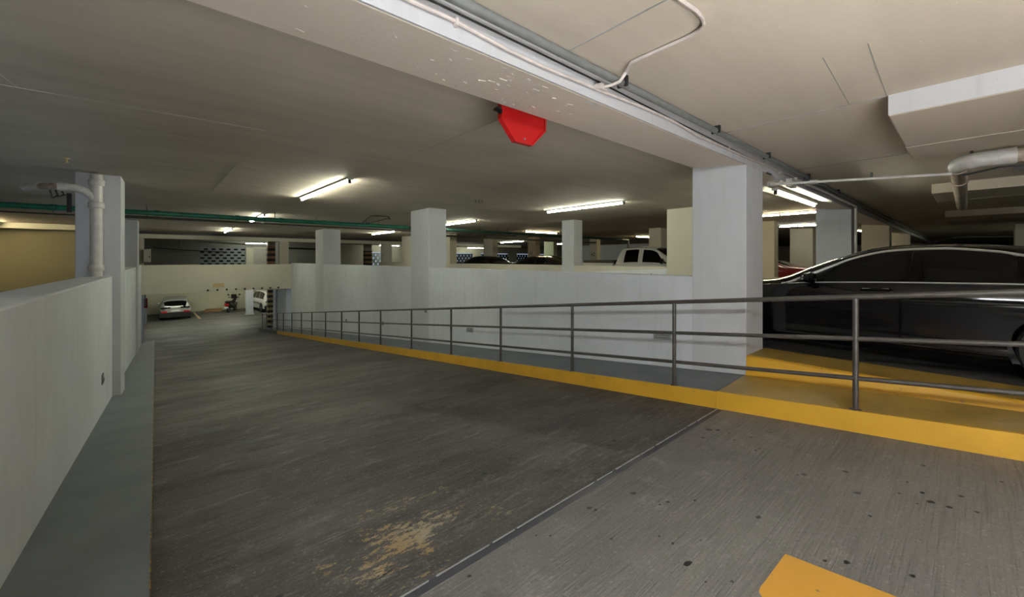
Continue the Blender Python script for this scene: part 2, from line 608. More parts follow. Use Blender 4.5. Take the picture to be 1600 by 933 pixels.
# lower level
mb = MB()
mb.box(-8, 14, 29.9, 46, -3.3, -3.1)
tag(mb.build('floor', K['floor3']), 'dark lower level floor beyond the foot of the ramp', 'floor', kind='structure')
mb = MB()
mb.box(-8, 14, 44.6, 44.9, -3.1, .37)
tag(mb.build('wall_back', painted_concrete('lower_wall_paint', (.60, .58, .43), (.48, .46, .33), .4)), 'cream wall at the back of the lower level behind the silver car', 'wall', kind='structure')
mb = MB()
mb.box(-8, -7.7, 25.95, 45, -3.1, .37)
tag(mb.build('wall_left', K['cream']), 'cream side wall of the lower level', 'wall', kind='structure')
mb = MB()
mb.box(13.7, 14, 25.95, 45, -3.1, .37)
tag(mb.build('wall_right', K['cream']), 'cream far side wall of the lower level', 'wall', kind='structure')
mb = MB()
mb.box(-8, 14, 38.5, 46, -.15, .1)
tag(mb.build('ceiling', K['ceil_dark']), 'ceiling slab of the lower level', 'ceiling', kind='structure')
mb = MB()
mb.box(2.0, 3.3, 43.6, 43.85, -3.1, -2.96)
mb.box(2.2, 3.4, 44.3, 44.55, -3.1, -2.9)
tag(mb.build('wheel_stop', K['stripe_o'], org=(2.7, 43.9, -3.1)), 'low orange kerb against the cream wall left of the scooter', 'kerb')
mb = MB()
mb.add([(1.33, 44.3, -3.097), (1.43, 44.3, -3.097), (1.68, 39.2, -3.097), (1.52, 39.2, -3.097)], [(0, 1, 2, 3)])
tag(mb.build('road_marking', K['plate'], org=(1.5, 41.5, -3.1)), 'yellow bay line on the lower floor beside the silver car', 'marking')

# ------------------------------------------------------------------ ramp walls
def wall_left():
    t = .33
    ys = [-4, 3, 9.25]
    mb = MB()
    rows = []
    for y in ys:
        zt = 1.31 if y < 5 else 1.27
        rows.append([(wl(y), y, rz(y) - .1), (wl(y), y, zt - .012), (wl(y) - .012, y, zt), (wl(y) - t, y, zt), (wl(y) - t, y, rz(y) - .1)])
    mb.grid(rows)
    mb.add([rows[0][i] for i in range(5)], [(0, 1, 2, 3, 4)])
    mb.add([rows[-1][i] for i in range(5)], [(4, 3, 2, 1, 0)])
    w = mb.build('wall_left', K['wall'])
    tag(w, 'low white concrete wall along the left side of the ramp', 'wall', kind='structure')
    mb = MB()
    xw = lambda y, d: wl(y) + d
    mb.hexa([(xw(7.55, 0), 7.55), (xw(7.55, .012), 7.55), (xw(7.72, .012), 7.72), (xw(7.72, 0), 7.72)], [-.13] * 4, [.0] * 4)
    mb.hexa([(xw(7.57, .012), 7.57), (xw(7.57, .02), 7.57), (xw(7.70, .02), 7.70), (xw(7.70, .012), 7.70)], [-.11] * 4, [-.07] * 4)
    mb.build('wall_vent', K['greypipe'], w)
    # wall continues beyond the column
    mb = MB()
    ys2 = [9.8, 19.3, 25.7]
    mb.grid([[(wl(y) - .02, y, rz(y) - .1), (wl(y) - .02, y, 1.28), (wl(y) - .3, y, 1.28), (wl(y) - .3, y, rz(y) - .1)] for y in ys2])
    w2 = mb.build('wall_left', K['wall'])
    tag(w2, 'left ramp wall between the two left columns', 'wall', kind='structure')
    mb = MB()
    mb.box(-1.62, -1.12, 27, 27.5, -3.1, -.15)
    tag(mb.build('column', painted_concrete('grey_pier_paint', (.34, .35, .37), (.25, .25, .26), .4)), 'grey pier at the foot of the left walkway under the parapet', 'column', kind='structure')


wall_left()
mb = MB()
prof = lambda y: [(XW, y, rz(y) - .1), (XW, y, 1.315), (XW + .01, y, 1.325), (XW + .25, y, 1.325), (XW + .25, y, rz(y) - .1)]
ys = [1.80, 12, 25.66]
rows = [prof(y) for y in ys]
mb.grid(rows)
mb.add(rows[0], [(0, 1, 2, 3, 4)])
mb.add(rows[-1], [(4, 3, 2, 1, 0)])
wall_r = mb.build('wall_right', K['wall'])
tag(wall_r, 'long white concrete wall behind the brown railing', 'wall', kind='structure')


def wall_plate(y0, y1, z0, z1, slope, mat=K['steel'], slots=3):
    mb = MB()
    dz = -slope * (y1 - y0)
    mb.hexa([(XW - .012, y0), (XW, y0), (XW, y1), (XW - .012, y1)], [z0, z0, z0 + dz, z0 + dz], [z1, z1, z1 + dz, z1 + dz])
    o = mb.build('wall_vent', mat, wall_r)
    mb = MB()
    for k in range(slots):
        a = z0 + (z1 - z0) * (k + .7) / (slots + .5)
        mb.hexa([(XW - .017, y0 + .02), (XW - .011, y0 + .02), (XW - .011, y1 - .02), (XW - .017, y1 - .02)], [a] * 2 + [a + dz] * 2, [a + .012] * 2 + [a + .012 + dz] * 2)
    q = mb.build('slot', K['greypipe'], o)
    q['kind'] = 'stuff'


wall_plate(2.67, 2.93, .44, .545, .09)
wall_plate(7.39, 7.65, -.125, -.02, .09)
for y, z in ((12.49, -.54), (16.06, -.88), (9.6, .16)):
    mb = MB()
    mb.box(XW - .02, XW, y - .06, y + .06, z - .06, z + .06)
    mb.build('wall_fitting', K['greypipe'], wall_r)
# the wall below the parapet, in shade
mb = MB()
mb.box(5.0, 5.4, 25.95, 29.9, -3.3, -.15)
mb.box(4.92, 5.0, 28.6, 28.72, -3.0, -.15)
tag(mb.build('wall_right', K['wall']), 'shaded wall under the parapet at the foot of the ramp', 'wall', kind='structure')
# parapet across the ramp
mb = MB()
mb.box(-1.75, 5.45, 25.65, 25.95, -.15, 1.265)
par = mb.build('wall_front', K['cream'], bevel=.01)
tag(par, 'pale parapet wall spanning over the foot of the ramp', 'wall', kind='structure')
mb = MB()
mb.box(1.58, 2.05, 25.63, 25.65, .09, .285)
mb.build('sign_plate', K['plate'], par)
for k in range(9):
    x = 1.37 + k * .397
    mb = MB()
    mb.lathe([(.045, 0), (.05, -.02), (.03, -.05)], (x, 25.65, -.06), 'y', 8)
    mb.build('anchor_bolt', K['black'], par)
# second ramp wall
mb = MB()
mb.box(10.6, 10.85, 4.4, 26, .0, 1.335)
wall2 = mb.build('wall_right', K['beige'], bevel=.01)
tag(wall2, 'second parapet wall in front of the white pickup', 'wall', kind='structure')
mb = MB()
mb.hexa([(10.5, 4.5), (10.6, 4.5), (10.6, 10.4), (10.5, 10.4)], [0] * 4, [1.33, 1.33, 1.02, 1.02])
mb.build('sloping_ledge', K['wall'], wall2)
mb = MB()
for k in range(4):
    a = 6.25 - k * .09
    mb.box(10.49, 10.5, a, a + .05, 1.02 + .02 * (k % 2), 1.09 + .015 * k)
o = mb.build('small_fittings', K['darkmetal'], wall2)
o['kind'] = 'stuff'

# ------------------------------------------------------------------ ceiling and beams
CL, CR = 2.93, 2.86
mb = MB()
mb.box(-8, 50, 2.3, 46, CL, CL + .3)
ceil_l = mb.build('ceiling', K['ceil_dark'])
tag(ceil_l, 'grey beige concrete ceiling over the ramp beyond the big beam', 'ceiling', kind='structure')
mb = MB()
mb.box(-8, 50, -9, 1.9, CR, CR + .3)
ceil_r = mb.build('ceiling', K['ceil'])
tag(ceil_r, 'beige concrete ceiling in front of the big beam', 'ceiling', kind='structure')


def fin(par, p, q, z, w=.004, h=.004):
    p, q = Vector(p), Vector(q)
    d = (q - p).normalized()
    n = Vector((-d.y, d.x)) * w
    MB().hexa([tuple(p + n), tuple(p - n), tuple(q - n), tuple(q + n)], [z - h] * 4, [z + .01] * 4).build('formwork_seam', K['pale'] if par is ceil_r else K['beige'], par)


fin(ceil_r, (1.9, -.6), (1.88, 1.74), CR)
fin(ceil_r, (4.34, .45), (4.34, 1.74), CR)
fin(ceil_r, (6.9, -3), (6.9, 1.74), CR)
fin(ceil_r, (3.2, .40), (4.34, .43), CR, .002, .002)
fin(ceil_r, (3.2, .62), (4.34, .66), CR, .002, .002)
fin(ceil_l, (-1.3, 5.0), (.75, 4.92), CL, .004)
fin(ceil_l, (.6, 10.2), (.7, 7.0), CL, .004)
fin(ceil_l, (-.95, 5.0), (-1.2, 2.6), CL, .004)
fin(ceil_l, (2.4, 4.9), (2.45, 2.6), CL, .004)
mb = MB()
mb.hexa([(-8, 1.745), (45, 1.745), (45, 2.385), (-8, 2.385)], [2.680, 2.680, 2.755, 2.755], [3.0] * 4)
beam = mb.build('beam', K['beam'], bevel=.012)
tag(beam, 'large beige concrete beam crossing the view above the red octagonal sign', 'beam', kind='structure')
MB().box(-8, 45, 1.735, 1.747, 2.682, CR).build('beam_side', K['beamface'], beam)['label'] = 'bright white painted side of the beam'
mb = MB()                                     # broken plaster chip on the lower edge
mb.add([(2.20, 1.733, 2.70), (2.30, 1.73, 2.755), (2.42, 1.733, 2.685), (2.34, 1.80, 2.681), (2.24, 1.79, 2.680)], [(0, 1, 2), (0, 2, 3, 4)])
mb.build('plaster_chip', K['beamface'], beam)
mb = MB()
for k in range(38):                           # flaking paint on the underside
    x = random.gauss(1.7, .8)
    y = random.uniform(1.8, 2.3)
    a = random.uniform(-.5, .5)
    L, w = random.uniform(.005, .03), random.uniform(.0012, .003)
    c, s_ = math.cos(a), math.sin(a)
    q = [(x + c * L - s_ * w, y + s_ * L + c * w), (x - c * L - s_ * w, y - s_ * L + c * w), (x - c * L + s_ * w, y - s_ * L - c * w), (x + c * L + s_ * w, y + s_ * L - c * w)]
    zs_ = 2.680 + .117 * (y - 1.745)
    mb.hexa(q[::-1], [zs_ - random.uniform(.001, .006)] * 4, [zs_ + .004] * 4)
o = mb.build('paint_flakes', plain('flaked_paint', (.88, .83, .77), .8), beam)
o['kind'] = 'stuff'
for i, (x0, x1) in enumerate(((4.34, 6.41), (10.07, 12.3), (16.0, 19.6))):
    mb = MB()
    mb.box(x0, x1, -9, .425, 2.695, 2.9)
    b_ = mb.build('beam', K['ceil'], bevel=.012)
    tag(b_, ['wide shallow drop beam nearest the camera above the white drain pipe', 'second drop beam behind the drain pipe elbow', 'third drop beam in the dark above the haunched column'][i], 'beam', kind='structure')
    MB().box(x0 - .006, x0 + .004, -9, .42, 2.70, CR).build('beam_side', K['beamface'] if i == 0 else K['ceil'], b_)
    MB().box(x0 + 1.35, x0 + 1.365, -9, .42, 2.690, 2.70).build('formwork_seam', K['beige'], b_)
mb = MB()
mb.box(-8, 24, 26.6, 27.2, 2.59, 3.0)
tag(mb.build('beam', K['cream']), 'far cross beam above the parapet', 'beam', kind='structure')
mb = MB()
mb.box(-8, 24, 26.45, 26.6, 2.80, 3.0)  # dark box drawn for the shadow gap above the far beam
tag(mb.build('beam', K['darkmetal']), 'dark strip painted as the shadow gap between the far cross beam and the ceiling', 'painted shadow', kind='structure')

# ------------------------------------------------------------------ columns
def column(x0, x1, y0, y1, z0, z1, mat, label, bevel=.012, marks=0):
    o = MB().box(x0, x1, y0, y1, z0, z1).build('column', mat, org=((x0 + x1) / 2, (y0 + y1) / 2, z0), bevel=bevel)
    tag(o, label, 'column', 'concrete columns', 'structure')
    for k in range(marks):
        z = z1 - .15 - k * .45
        MB().box(x0 - .004, x0 + .002, y0 + (y1 - y0) * .65, y0 + (y1 - y0) * .65 + .025, z, z + .03).build('nail_hole', K['black'], o)
    return o


c1 = column(XW - .005, 5.78, 1.738, 2.385, -.2, 2.76, K['column'], 'big white column under the beam at the end of the railing wall')
MB().box(XW - .011, XW + .002, 1.75, 2.38, 1.318, 1.326).build('paint_line', K['block'], c1)
column(11.7, 12.3, 1.745, 2.40, ZU, 2.76, K['column'], 'white column behind the black sedan windscreen, second under the big beam', marks=1)
column(18.3, 18.9, 1.745, 2.46, ZU, 2.76, K['beige'], 'tan column, third under the big beam, above the sedan roof', marks=2)
column(24.9, 25.5, 1.745, 2.46, ZU, 2.76, K['beige'], 'farthest tan column under the big beam, beside the dark SUV')
c2 = column(XW - .005, 5.74, 9.45, 10.5, -1.3, CL, K['column'], 'white column rising from the ramp wall left of the dark parked cars', marks=0)
for k in range(6):
    MB().box(XW - .009, XW + .002, 9.6 + .15 * k, 9.625 + .15 * k, CL - .10, CL - .075).build('nail_hole', K['black'], c2)
c3 = column(XW - .005, 5.95, 19.2, 20.5, -2.1, CL, K['column'], 'pale column at the far part of the ramp wall near the parapet corner')
MB().box(XW - .035, XW, 19.1, 19.42, -1.8, 1.32).build('pilaster', K['column'], c3)
column(4.79, 5.26, 26.6, 27.1, -.15, 2.6, K['beige'], 'grey beige column above the parapet, right of the striped column')
column(-1.5, -1.09, 26.5, 27.0, -.15, 2.6, K['beige'], 'beige post at the left end of the far cross beam')
cl = column(-1.17, -.65, 9.2, 9.85, -1.0, CL, K['column'], 'white column on the left ramp wall with a white drain pipe')
MB().box(-.77, -.652, 9.15, 9.21, -.9, 1.27).build('pilaster', K['beamface'], cl)
column(-1.55, -.945, 19.25, 19.9, -2.1, CL, K['column'], 'second left column down the ramp, beyond the piped column')
column(10.594, 11.06, 8.99, 9.55, ZU, CL, K['column'], 'grey white column on the second parapet left of the white pickup')
c = column(10.4, 11.0, 4.4, 5.48, ZU, CL, K['beige'], 'wide pale pier right of the pickup windscreen, beside the big white column')
for k in range(5):
    MB().box(10.395, 10.402, 5.15, 5.19, 2.8 - .33 * k, 2.83 - .33 * k).build('nail_hole', K['black'], c)
MB().box(10.394, 10.402, 4.42, 5.46, 2.66, 2.675).build('paint_line', K['mustard'], c)
column(10.594, 11.0, 17.1, 17.5, ZU, CL, K['beige'], 'beige column right of the white ramp wall column')
column(10.594, 11.2, 21.4, 22.6, ZU, CL, K['beige'], 'dim column just left of the white ramp wall column')
column(16.2, 16.65, 20.8, 21.8, ZU, CL, K['beige'], 'tan column behind the dark cars, left of the numbered column')
n1 = column(17.1, 17.5, 17.6, 18.3, ZU, CL, painted_concrete('brown_column_paint', (.34, .28, .20), (.25, .20, .14), .4), 'brownish column with a black bay number between the dark cars')
column(21.6, 22.0, 20.3, 21.3, ZU, CL, painted_concrete('greenish_column_paint', (.50, .53, .38), (.36, .38, .28), .4), 'pale greenish column right of the brownish numbered column')
n2 = column(21.3, 21.7, 16.1, 16.7, ZU, CL, K['beige'], 'dim column with a bay number left of the pickup cab')
column(16.2, 16.8, 8.8, 9.38, ZU, CL, K['beige'], 'dim column above the pickup bonnet')
column(16.3, 16.75, 4.54, 4.94, ZU, CL, K['beige'], 'tan column between the big white column and the red car')
column(21.44, 22.0, 4.5, 5.36, ZU, CL, K['beige'], 'tan pier behind the red car')
rc = column(11.15, 11.75, 26.65, 27.2, ZU, 2.6, K['cream'], 'cream column with a red painted base at the far end')
MB().box(11.14, 11.76, 26.63, 27.21, ZU, 1.97).build('painted_base', K['redpaint'], rc)
# haunched column at the far right
h = column(18.0, 18.6, -1.5, -.855, ZU, 2.54, K['beige'], 'column with a haunched head at the right, beyond the sedan roof')
MB().prism([(-1.5, 2.54), (-.855, 2.54), (-.62, 2.69), (-.62, 2.70), (-1.7, 2.70), (-1.7, 2.69)], 'x', 17.95, 18.65).build('haunch', K['beige'], h)


def striped(x0, x1, y0, y1, z0, z1, per, mats, label, cap):
    r = empty('striped_column', ((x0 + x1) / 2, (y0 + y1) / 2, z0), label, 'column', 'black and yellow striped columns', kind='structure')
    org = tuple(r.location)
    MB().box(x0 + .01, x1 - .01, y0 + .01, y1 - .01, z0, z1).build('core', K['beige'], r, org)
    z, k = z0 + .05, 0
    while z < cap:
        MB().box(x0, x1, y0, y1, z, min(cap, z + per)).build('stripe', K['stripe_k'] if k % 2 == 0 else mats, r, org)
        z += per
        k += 1
    return r


striped(4.82, 5.28, 30.6, 31.05, -3.1, -.16, .168, K['stripe_y'], 'yellow and black striped column behind the far end of the railing', -.16)
striped(4.80, 5.25, 30.6, 31.05, .31, CL, .175, K['stripe_o'], 'orange and black striped column above the parapet', 2.42)
striped(11.35, 11.85, 30.6, 31.1, .31, CL, .175, K['stripe_o'], 'striped column far back beside the small block screen', 2.2)
# white column on the lower level
r = empty('round_column', (4.88, 39.5, -3.1), 'white column with a wider foot on the lower level left of the white car', 'column', kind='structure')
org = tuple(r.location)
MB().box(4.63, 5.13, 39.3, 39.7, -3.1, -.15).build('shaft', K['column'], r, org)
MB().box(4.58, 5.18, 39.25, 39.75, -3.1, -2.98).build('foot', K['column'], r, org)


def number(txt, loc, size, parent, rot):
    cu = bpy.data.curves.new('bay_number', 'FONT')
    cu.body = txt
    cu.size = size
    cu.extrude = .002
    cu.align_x = 'CENTER'
    cu.materials.append(K['num'])
    o = bpy.data.objects.new('bay_number', cu)
    COL.objects.link(o)
    o.parent = parent
    o.location = Vector(loc) - parent.location
    o.rotation_euler = rot


number('43', (17.095, 18.0, 1.80), .34, n1, (math.radians(90), 0, math.radians(-90)))
number('42', (21.295, 16.4, 1.75), .34, n2, (math.radians(90), 0, math.radians(-90)))

# ------------------------------------------------------------------ far walls and block screens
def block_screen(x0, x1, z0, z1, y, bl, bh, name, label, open_=.62, maxparts=True, mat=K['block'], thick=.12):
    r = empty(name, ((x0 + x1) / 2, y, z0), label, 'block screen', kind='structure')
    org = tuple(r.location)
    nrow = int(round((z1 - z0) / bh))
    me_c = None
    cnt = 0
    rest = MB()
    for j in range(nrow):
        z = z0 + j * bh
        o = MB().box(x0, x1, y, y + thick, z + bh * .58, z + bh).build('course', mat, r, org)
        k = 0
        x = x0 - (bl * .5 if j % 2 else 0)
        while x < x1:
            a, b = max(x, x0), min(x + bl * (1 - open_), x1)
            if b - a > .02:
                if maxparts:
                    MB().box(a, b, y, y + thick, z, z + bh * .58).build('block', mat, r, org)
                else:
                    rest.box(a, b, y, y + thick, z, z + bh * .58)
            x += bl
    if not maxparts:
        o = rest.build('block_piers', mat, r, org)
        o['kind'] = 'stuff'
    return r


# wall behind the parapet
mb = MB()
mb.box(-8, 1.41, 34, 34.3, ZU - .06, CL)
mb.box(1.41, 3.94, 34, 34.3, 2.38, CL)
mb.box(3.94, 9.5, 34, 34.3, ZU - .06, CL)
mb.box(1.41, 3.94, 34, 34.3, ZU - .06, .95)
wb = mb.build('wall_back', painted_concrete('grey_wall_paint', (.36, .37, .33), (.27, .28, .25), .4))
tag(wb, 'grey back wall behind the parapet with a block screen set in it', 'wall', kind='structure')
block_screen(1.41, 3.94, .95, 2.38, 34.06, .42, .204, 'block_screen', 'grey open block screen above the parapet', .55)
MB().box(1.3, 4.0, 34.6, 34.7, .31, CL).build('wall_back', K['void'])  # dark sheet drawn for the darkness seen through the screen openings
tag(bpy.data.objects['wall_back.002'] if 'wall_back.002' in bpy.data.objects else wb, None)
# door beside it
r = empty('door_1', (4.85, 34, .31), 'cream door beside the block screen above the parapet', 'door', kind='structure')
org = tuple(r.location)
MB().box(4.0, 4.36, 33.95, 34, .31, 2.40).build('pilaster', K['cream'], r, org)
MB().box(4.44, 5.26, 33.96, 34, .31, 2.33).build('door_leaf', K['box'], r, org)
mb = MB()
mb.box(4.36, 4.44, 33.93, 34, .31, 2.42)
mb.box(5.26, 5.34, 33.93, 34, .31, 2.42)
mb.box(4.36, 5.34, 33.93, 34, 2.33, 2.42)
mb.build('door_frame', K['cream'], r, org)
# cream wall at the left behind the ramp wall
mb = MB()
mb.box(-8, -1.9, 24, 24.3, .2, CL)
tag(mb.build('wall_left', painted_concrete('yellow_cream_paint', (.29, .255, .155), (.23, .20, .12), .4)), 'yellow cream wall at the far left behind the ramp wall', 'wall', kind='structure')
mb = MB()
mb.box(-8, -1.9, 23.5, 24, 2.72, CL)
tag(mb.build('beam', K['cream']), 'cream beam strip above the yellow cream wall', 'beam', kind='structure')
MB().box(-8.3, -8, -9, 46, -.2, 3.2).build('wall_left', K['cream'])
MB().box(-8, 50, -9.3, -9, 0, 3.2).build('wall_front', K['cream'])
MB().box(49.7, 50, -9, 40, 0, 3.2).build('wall_right', K['beige'])
# far end wall with open block screens to the daylight
mb = MB()
YB = 38.5
for a, b in ((9.5, 14.7), (15.9, 24.3), (27.0, 28.2), (32.6, 34.0), (40.0, 50)):
    mb.box(a, b, YB, YB + .3, ZU, CL)
for a, b in ((14.7, 15.9), (24.3, 27.0), (28.2, 32.6), (34.0, 40.0)):
    mb.box(a, b, YB, YB + .3, 2.25, CL)
tag(mb.build('wall_back', K['cream']), 'far end wall with daylight showing through its block screens', 'wall', kind='structure')
mb = MB()
mb.box(32, 32.3, 13, 26, ZU, CL)
tag(mb.build('wall_right', K['column']), 'pale wall far behind the pickup bed', 'wall', kind='structure')
mb = MB()
mb.box(9.2, 9.5, 34, 38.8, ZU, CL)
tag(mb.build('wall_left', K['beige']), 'return wall beside the far end wall', 'wall', kind='structure')
for (a, b), lab in zip(((14.7, 15.9), (24.3, 27.0), (28.2, 32.6), (34.0, 40.0)), ('small pale block screen beside the far striped column', 'block screen with daylight below a far ceiling lamp, left of the tan column', 'block screen with daylight between the tan and the brownish column', 'block screen with daylight left of the grey white column')):
    block_screen(a, b, ZU, 2.27, YB + .04, .46, .30, 'block_screen', lab, .30, False, K['block'] if a < 20 else K['void'], .1)
for nm in ('wall_left', 'wall_front', 'wall_right', 'wall_back'):
    for o in bpy.data.objects:
        if o.name.split('.')[0] == nm and 'label' not in o:
            tag(o, {'wall_left': 'outer garage wall beyond the left ramp wall', 'wall_front': 'outer wall behind the photographer', 'wall_right': 'outer garage wall at the dark right end', 'wall_back': 'dark sheet drawn for the darkness behind the grey block screen'}[nm], 'wall', kind='structure')

# ------------------------------------------------------------------ railing
POSTS = [-2.65, -1.0, .618, 2.19, 3.70, 5.32, 6.93, 8.70, 10.55, 12.2, 13.85, 15.7, 17.6, 19.35, 21.2, 23.1, 24.7, 26.3, 27.9, 29.4]
rail = empty('handrail', (XK + .04, .6, .28), 'long dark brown pipe railing along the yellow kerb', 'railing')
org = tuple(rail.location)
XR = XK + .045
rr = .021
ys = [-4.2, 29.4]
for nm, hh, rad in (('top_rail', .945, .023), ('middle_rail', .595, .019), ('lower_rail', .265, .019)):
    pts = [(XR, y, M_SLOPE * (1.7 - y) + .17 + hh) for y in (-4.0, 1.7, 29.4)]
    MB().tube(pts, rad, 10).build(nm, K['rail'], rail, org, smooth=True)
for y in POSTS:
    z = M_SLOPE * (1.7 - y) + .17
    p = MB().tube([(XR, y, z - .01), (XR, y, z + .94)], rr, 10).build('post', K['rail'], rail, org, smooth=True)
    if -2 < y < 12:
        MB().lathe([(.045, 0), (.045, .006), (.024, .012)], (XR, y, z), 'z', 12).build('base_plate', K['rail'], p, org)

# ------------------------------------------------------------------ sign, pipes and conduits under the ceiling
sg = empty('octagonal_sign', (2.283, 2.5, 2.70), 'bright red octagonal sign hanging behind the beam', 'sign')
org = tuple(sg.location)
oc = [(2.023, 2.70), (2.175, 2.538), (2.376, 2.538), (2.543, 2.70), (2.543, 2.86), (2.44, 2.92), (2.12, 2.92), (2.023, 2.86)]
MB().prism(oc, 'y', 2.49, 2.53).build('panel', K['red'], sg, org, bevel=.004)
mb = MB()
cx, cz = 2.283, 2.735
inn = [(cx + (x - cx) * .93, cz + (z - cz) * .93) for x, z in oc]
for i in range(8):
    a, b = oc[i], oc[(i + 1) % 8]
    c_, d_ = inn[(i + 1) % 8], inn[i]
    mb.prism([a, b, c_, d_], 'y', 2.478, 2.492)
mb.build('rim', K['red'], sg, org)
mb = MB()
mb.box(1.99, 2.03, 2.48, 2.54, 2.765, 2.785)
mb.box(2.0, 2.025, 2.47, 2.5, 2.735, 2.765)
mb.build('clip', K['black'], sg, org)
MB().tube([(2.275, 2.478, 2.575), (2.275, 2.470, 2.575)], .009, 8).build('bolt', K['steel'], sg, org)
for x in (2.1, 2.46):
    MB().box(x - .012, x + .012, 2.5, 2.52, 2.91, CL + .01).build('hanger', K['darkmetal'], sg, org)

cd = empty('conduit', (2.3, 1.71, 2.75), 'pinkish painted conduit wavering along the white beam side', 'conduit')
pts = [(-3, 1.715, 2.77), (.89, 1.715, 2.767), (1.05, 1.715, 2.770), (1.205, 1.715, 2.76), (1.45, 1.715, 2.742), (1.734, 1.715, 2.738), (2.273, 1.715, 2.752), (2.8, 1.715, 2.772), (3.338, 1.715, 2.778), (3.84, 1.715, 2.748), (5.093, 1.715, 2.752), (6.714, 1.715, 2.772), (12, 1.715, 2.77), (26, 1.715, 2.77)]
MB().tube(pts, .011, 8).build('pipe', K['pinkpipe'], cd, tuple(cd.location), smooth=True)
for x in (1.1, 2.26, 4.6, 6.4):
    MB().box(x - .008, x + .008, 1.70, 1.734, 2.745, 2.782).build('clip', K['pinkpipe'], cd, tuple(cd.location))
cd = empty('cable', (2.3, 1.7, 2.8), 'thin black cable above the pinkish conduit', 'cable')
MB().tube([(-3, 1.712, 2.812), (1.198, 1.712, 2.812), (2.304, 1.712, 2.806), (3.435, 1.712, 2.785), (5.063, 1.712, 2.762), (6.83, 1.712, 2.765), (14, 1.712, 2.77)], .0055, 6).build('wire', K['black'], cd, tuple(cd.location), smooth=True)
cd = empty('grey_pipe', (2.3, 1.62, 2.80), 'grey service pipe in the corner between beam and beige ceiling', 'pipe')
MB().tube([(-3, 1.625, 2.815), (4, 1.625, 2.812), (12, 1.625, 2.812), (30, 1.625, 2.812)], .028, 10).build('pipe', K['greypipe'], cd, tuple(cd.location), smooth=True)
for x in (2.45, 4.05, 5.55, 7.4, 9.5):
    MB().box(x - .012, x + .012, 1.585, 1.665, 2.79, CR).build('clamp', K['black'], cd, tuple(cd.location))
cd = empty('branch_conduit', (2.36, 1.2, 2.84), 'pinkish conduit that leaves the beam and bends across the beige ceiling', 'conduit')
k_ = (CR - .016 - 1.55) / (2.91 - 1.55)
pts = [(2.30, 1.69, 2.765), (2.32, 1.63, 2.765), (2.335, 1.57, 2.775), (2.35, 1.53, CR - .03)] + [(x * k_, y * k_, CR - .016) for x, y in [(2.40, 1.52), (2.397, 1.45), (2.394, 1.313), (2.392, 1.18), (2.385, 1.09), (2.365, 1.035), (2.325, 1.0), (2.26, .98), (2.16, .975), (2.0, .99), (1.6, .99), (.9, 1.0)]]
MB().tube(pts, .011, 8).build('pipe', K['pinkpipe'], cd, tuple(cd.location), smooth=True)
MB().box(2.275, 2.345, 1.68, 1.735, 2.75, 2.79).build('junction_box', K['pinkpipe'], cd, tuple(cd.location))

# triangle bracket below the beam
tb = empty('bracket', (6.26, 1.72, 2.69), 'small white triangular plate hanging under the beam beside the big column', 'bracket')
org = tuple(tb.location)
MB().prism([(5.99, 2.69), (6.50, 2.70), (6.28, 2.60)], 'y', 1.70, 1.73).build('plate', K['beamface'], tb, org)
MB().box(5.88, 6.02, 1.71, 1.73, 2.665, 2.685).build('pin', K['darkmetal'], tb, org)
# conduit from beam to drain pipe
cd = empty('conduit', (6.3, .9, 2.5), 'slim white conduit from under the beam to the drain pipe', 'conduit')
org = tuple(cd.location)
MB().tube([(6.05, 1.72, 2.55), (6.12, 1.62, 2.55), (6.33, .12, 2.465)], .016, 8).build('pipe', K['pipe'], cd, org, smooth=True)
MB().tube([(6.0, 1.74, 2.55), (6.1, 1.69, 2.55)], .03, 8).build('end_cap', K['pipe'], cd, org, smooth=True)
MB().tube([(6.18, 1.33, 2.537), (6.2, 1.25, 2.532)], .026, 8).build('coupling', K['pipe'], cd, org, smooth=True)
for y in (1.42, .75):
    MB().tube([(6.25, y, 2.52), (6.25, y, 2.575)], .012, 6).build('stub', K['darkmetal'], cd, org)
jb = MB().box(6.75, 6.98, 1.66, 1.735, 2.60, 2.72).build('junction_box', K['pipe'], org=(6.86, 1.7, 2.6), bevel=.006)
tag(jb, 'small pale junction box under the beam above the lamp', 'box')
cd = empty('conduit', (10, 1.66, 2.75), 'thin grey conduit along the beam running down beside the second beam column', 'conduit')
org = tuple(cd.location)
MB().tube([(7.0, 1.68, 2.74), (11.55, 1.66, 2.74), (11.62, 1.66, 2.70), (11.64, 1.66, 2.6), (11.64, 1.66, ZU)], .026, 8).build('pipe', K['pipe'], cd, org, smooth=True)

# white drain pipe with elbow
dp = empty('drain_pipe', (6.52, .05, 2.62), 'white cast drain pipe with elbow and bare stained joint under the drop beam', 'pipe')
org = tuple(dp.location)
R = .082
MB().tube([(6.62, -3.5, 2.62), (6.60, -.56, 2.62)], R * .95, 16).build('white_length', K['pipe'], dp, org, smooth=True)
MB().tube([(6.60, -.56, 2.62), (6.575, -.30, 2.62)], R * .86, 16).build('bare_length', K['oldpipe'], dp, org, smooth=True)
MB().tube([(6.60, -.52, 2.62), (6.598, -.47, 2.62)], R * .98, 16).build('clamp', K['darkmetal'], dp, org, smooth=True)
MB().tube([(6.577, -.32, 2.62), (6.57, -.20, 2.62)], R * 1.08, 16).build('coupling', K['pipe'], dp, org, smooth=True)
arc = [(6.57, -.2, 2.62), (6.56, -.08, 2.62), (6.565, -.02, 2.615), (6.59, .03, 2.61), (6.65, .065, 2.6), (6.74, .08, 2.6)]
MB().tube(arc, R, 16).build('elbow', K['pipe'], dp, org, smooth=True)
MB().tube([(6.74, .08, 2.6), (6.82, .08, 2.6)], R * 1.1, 16).build('coupling', K['oldpipe'], dp, org, smooth=True)
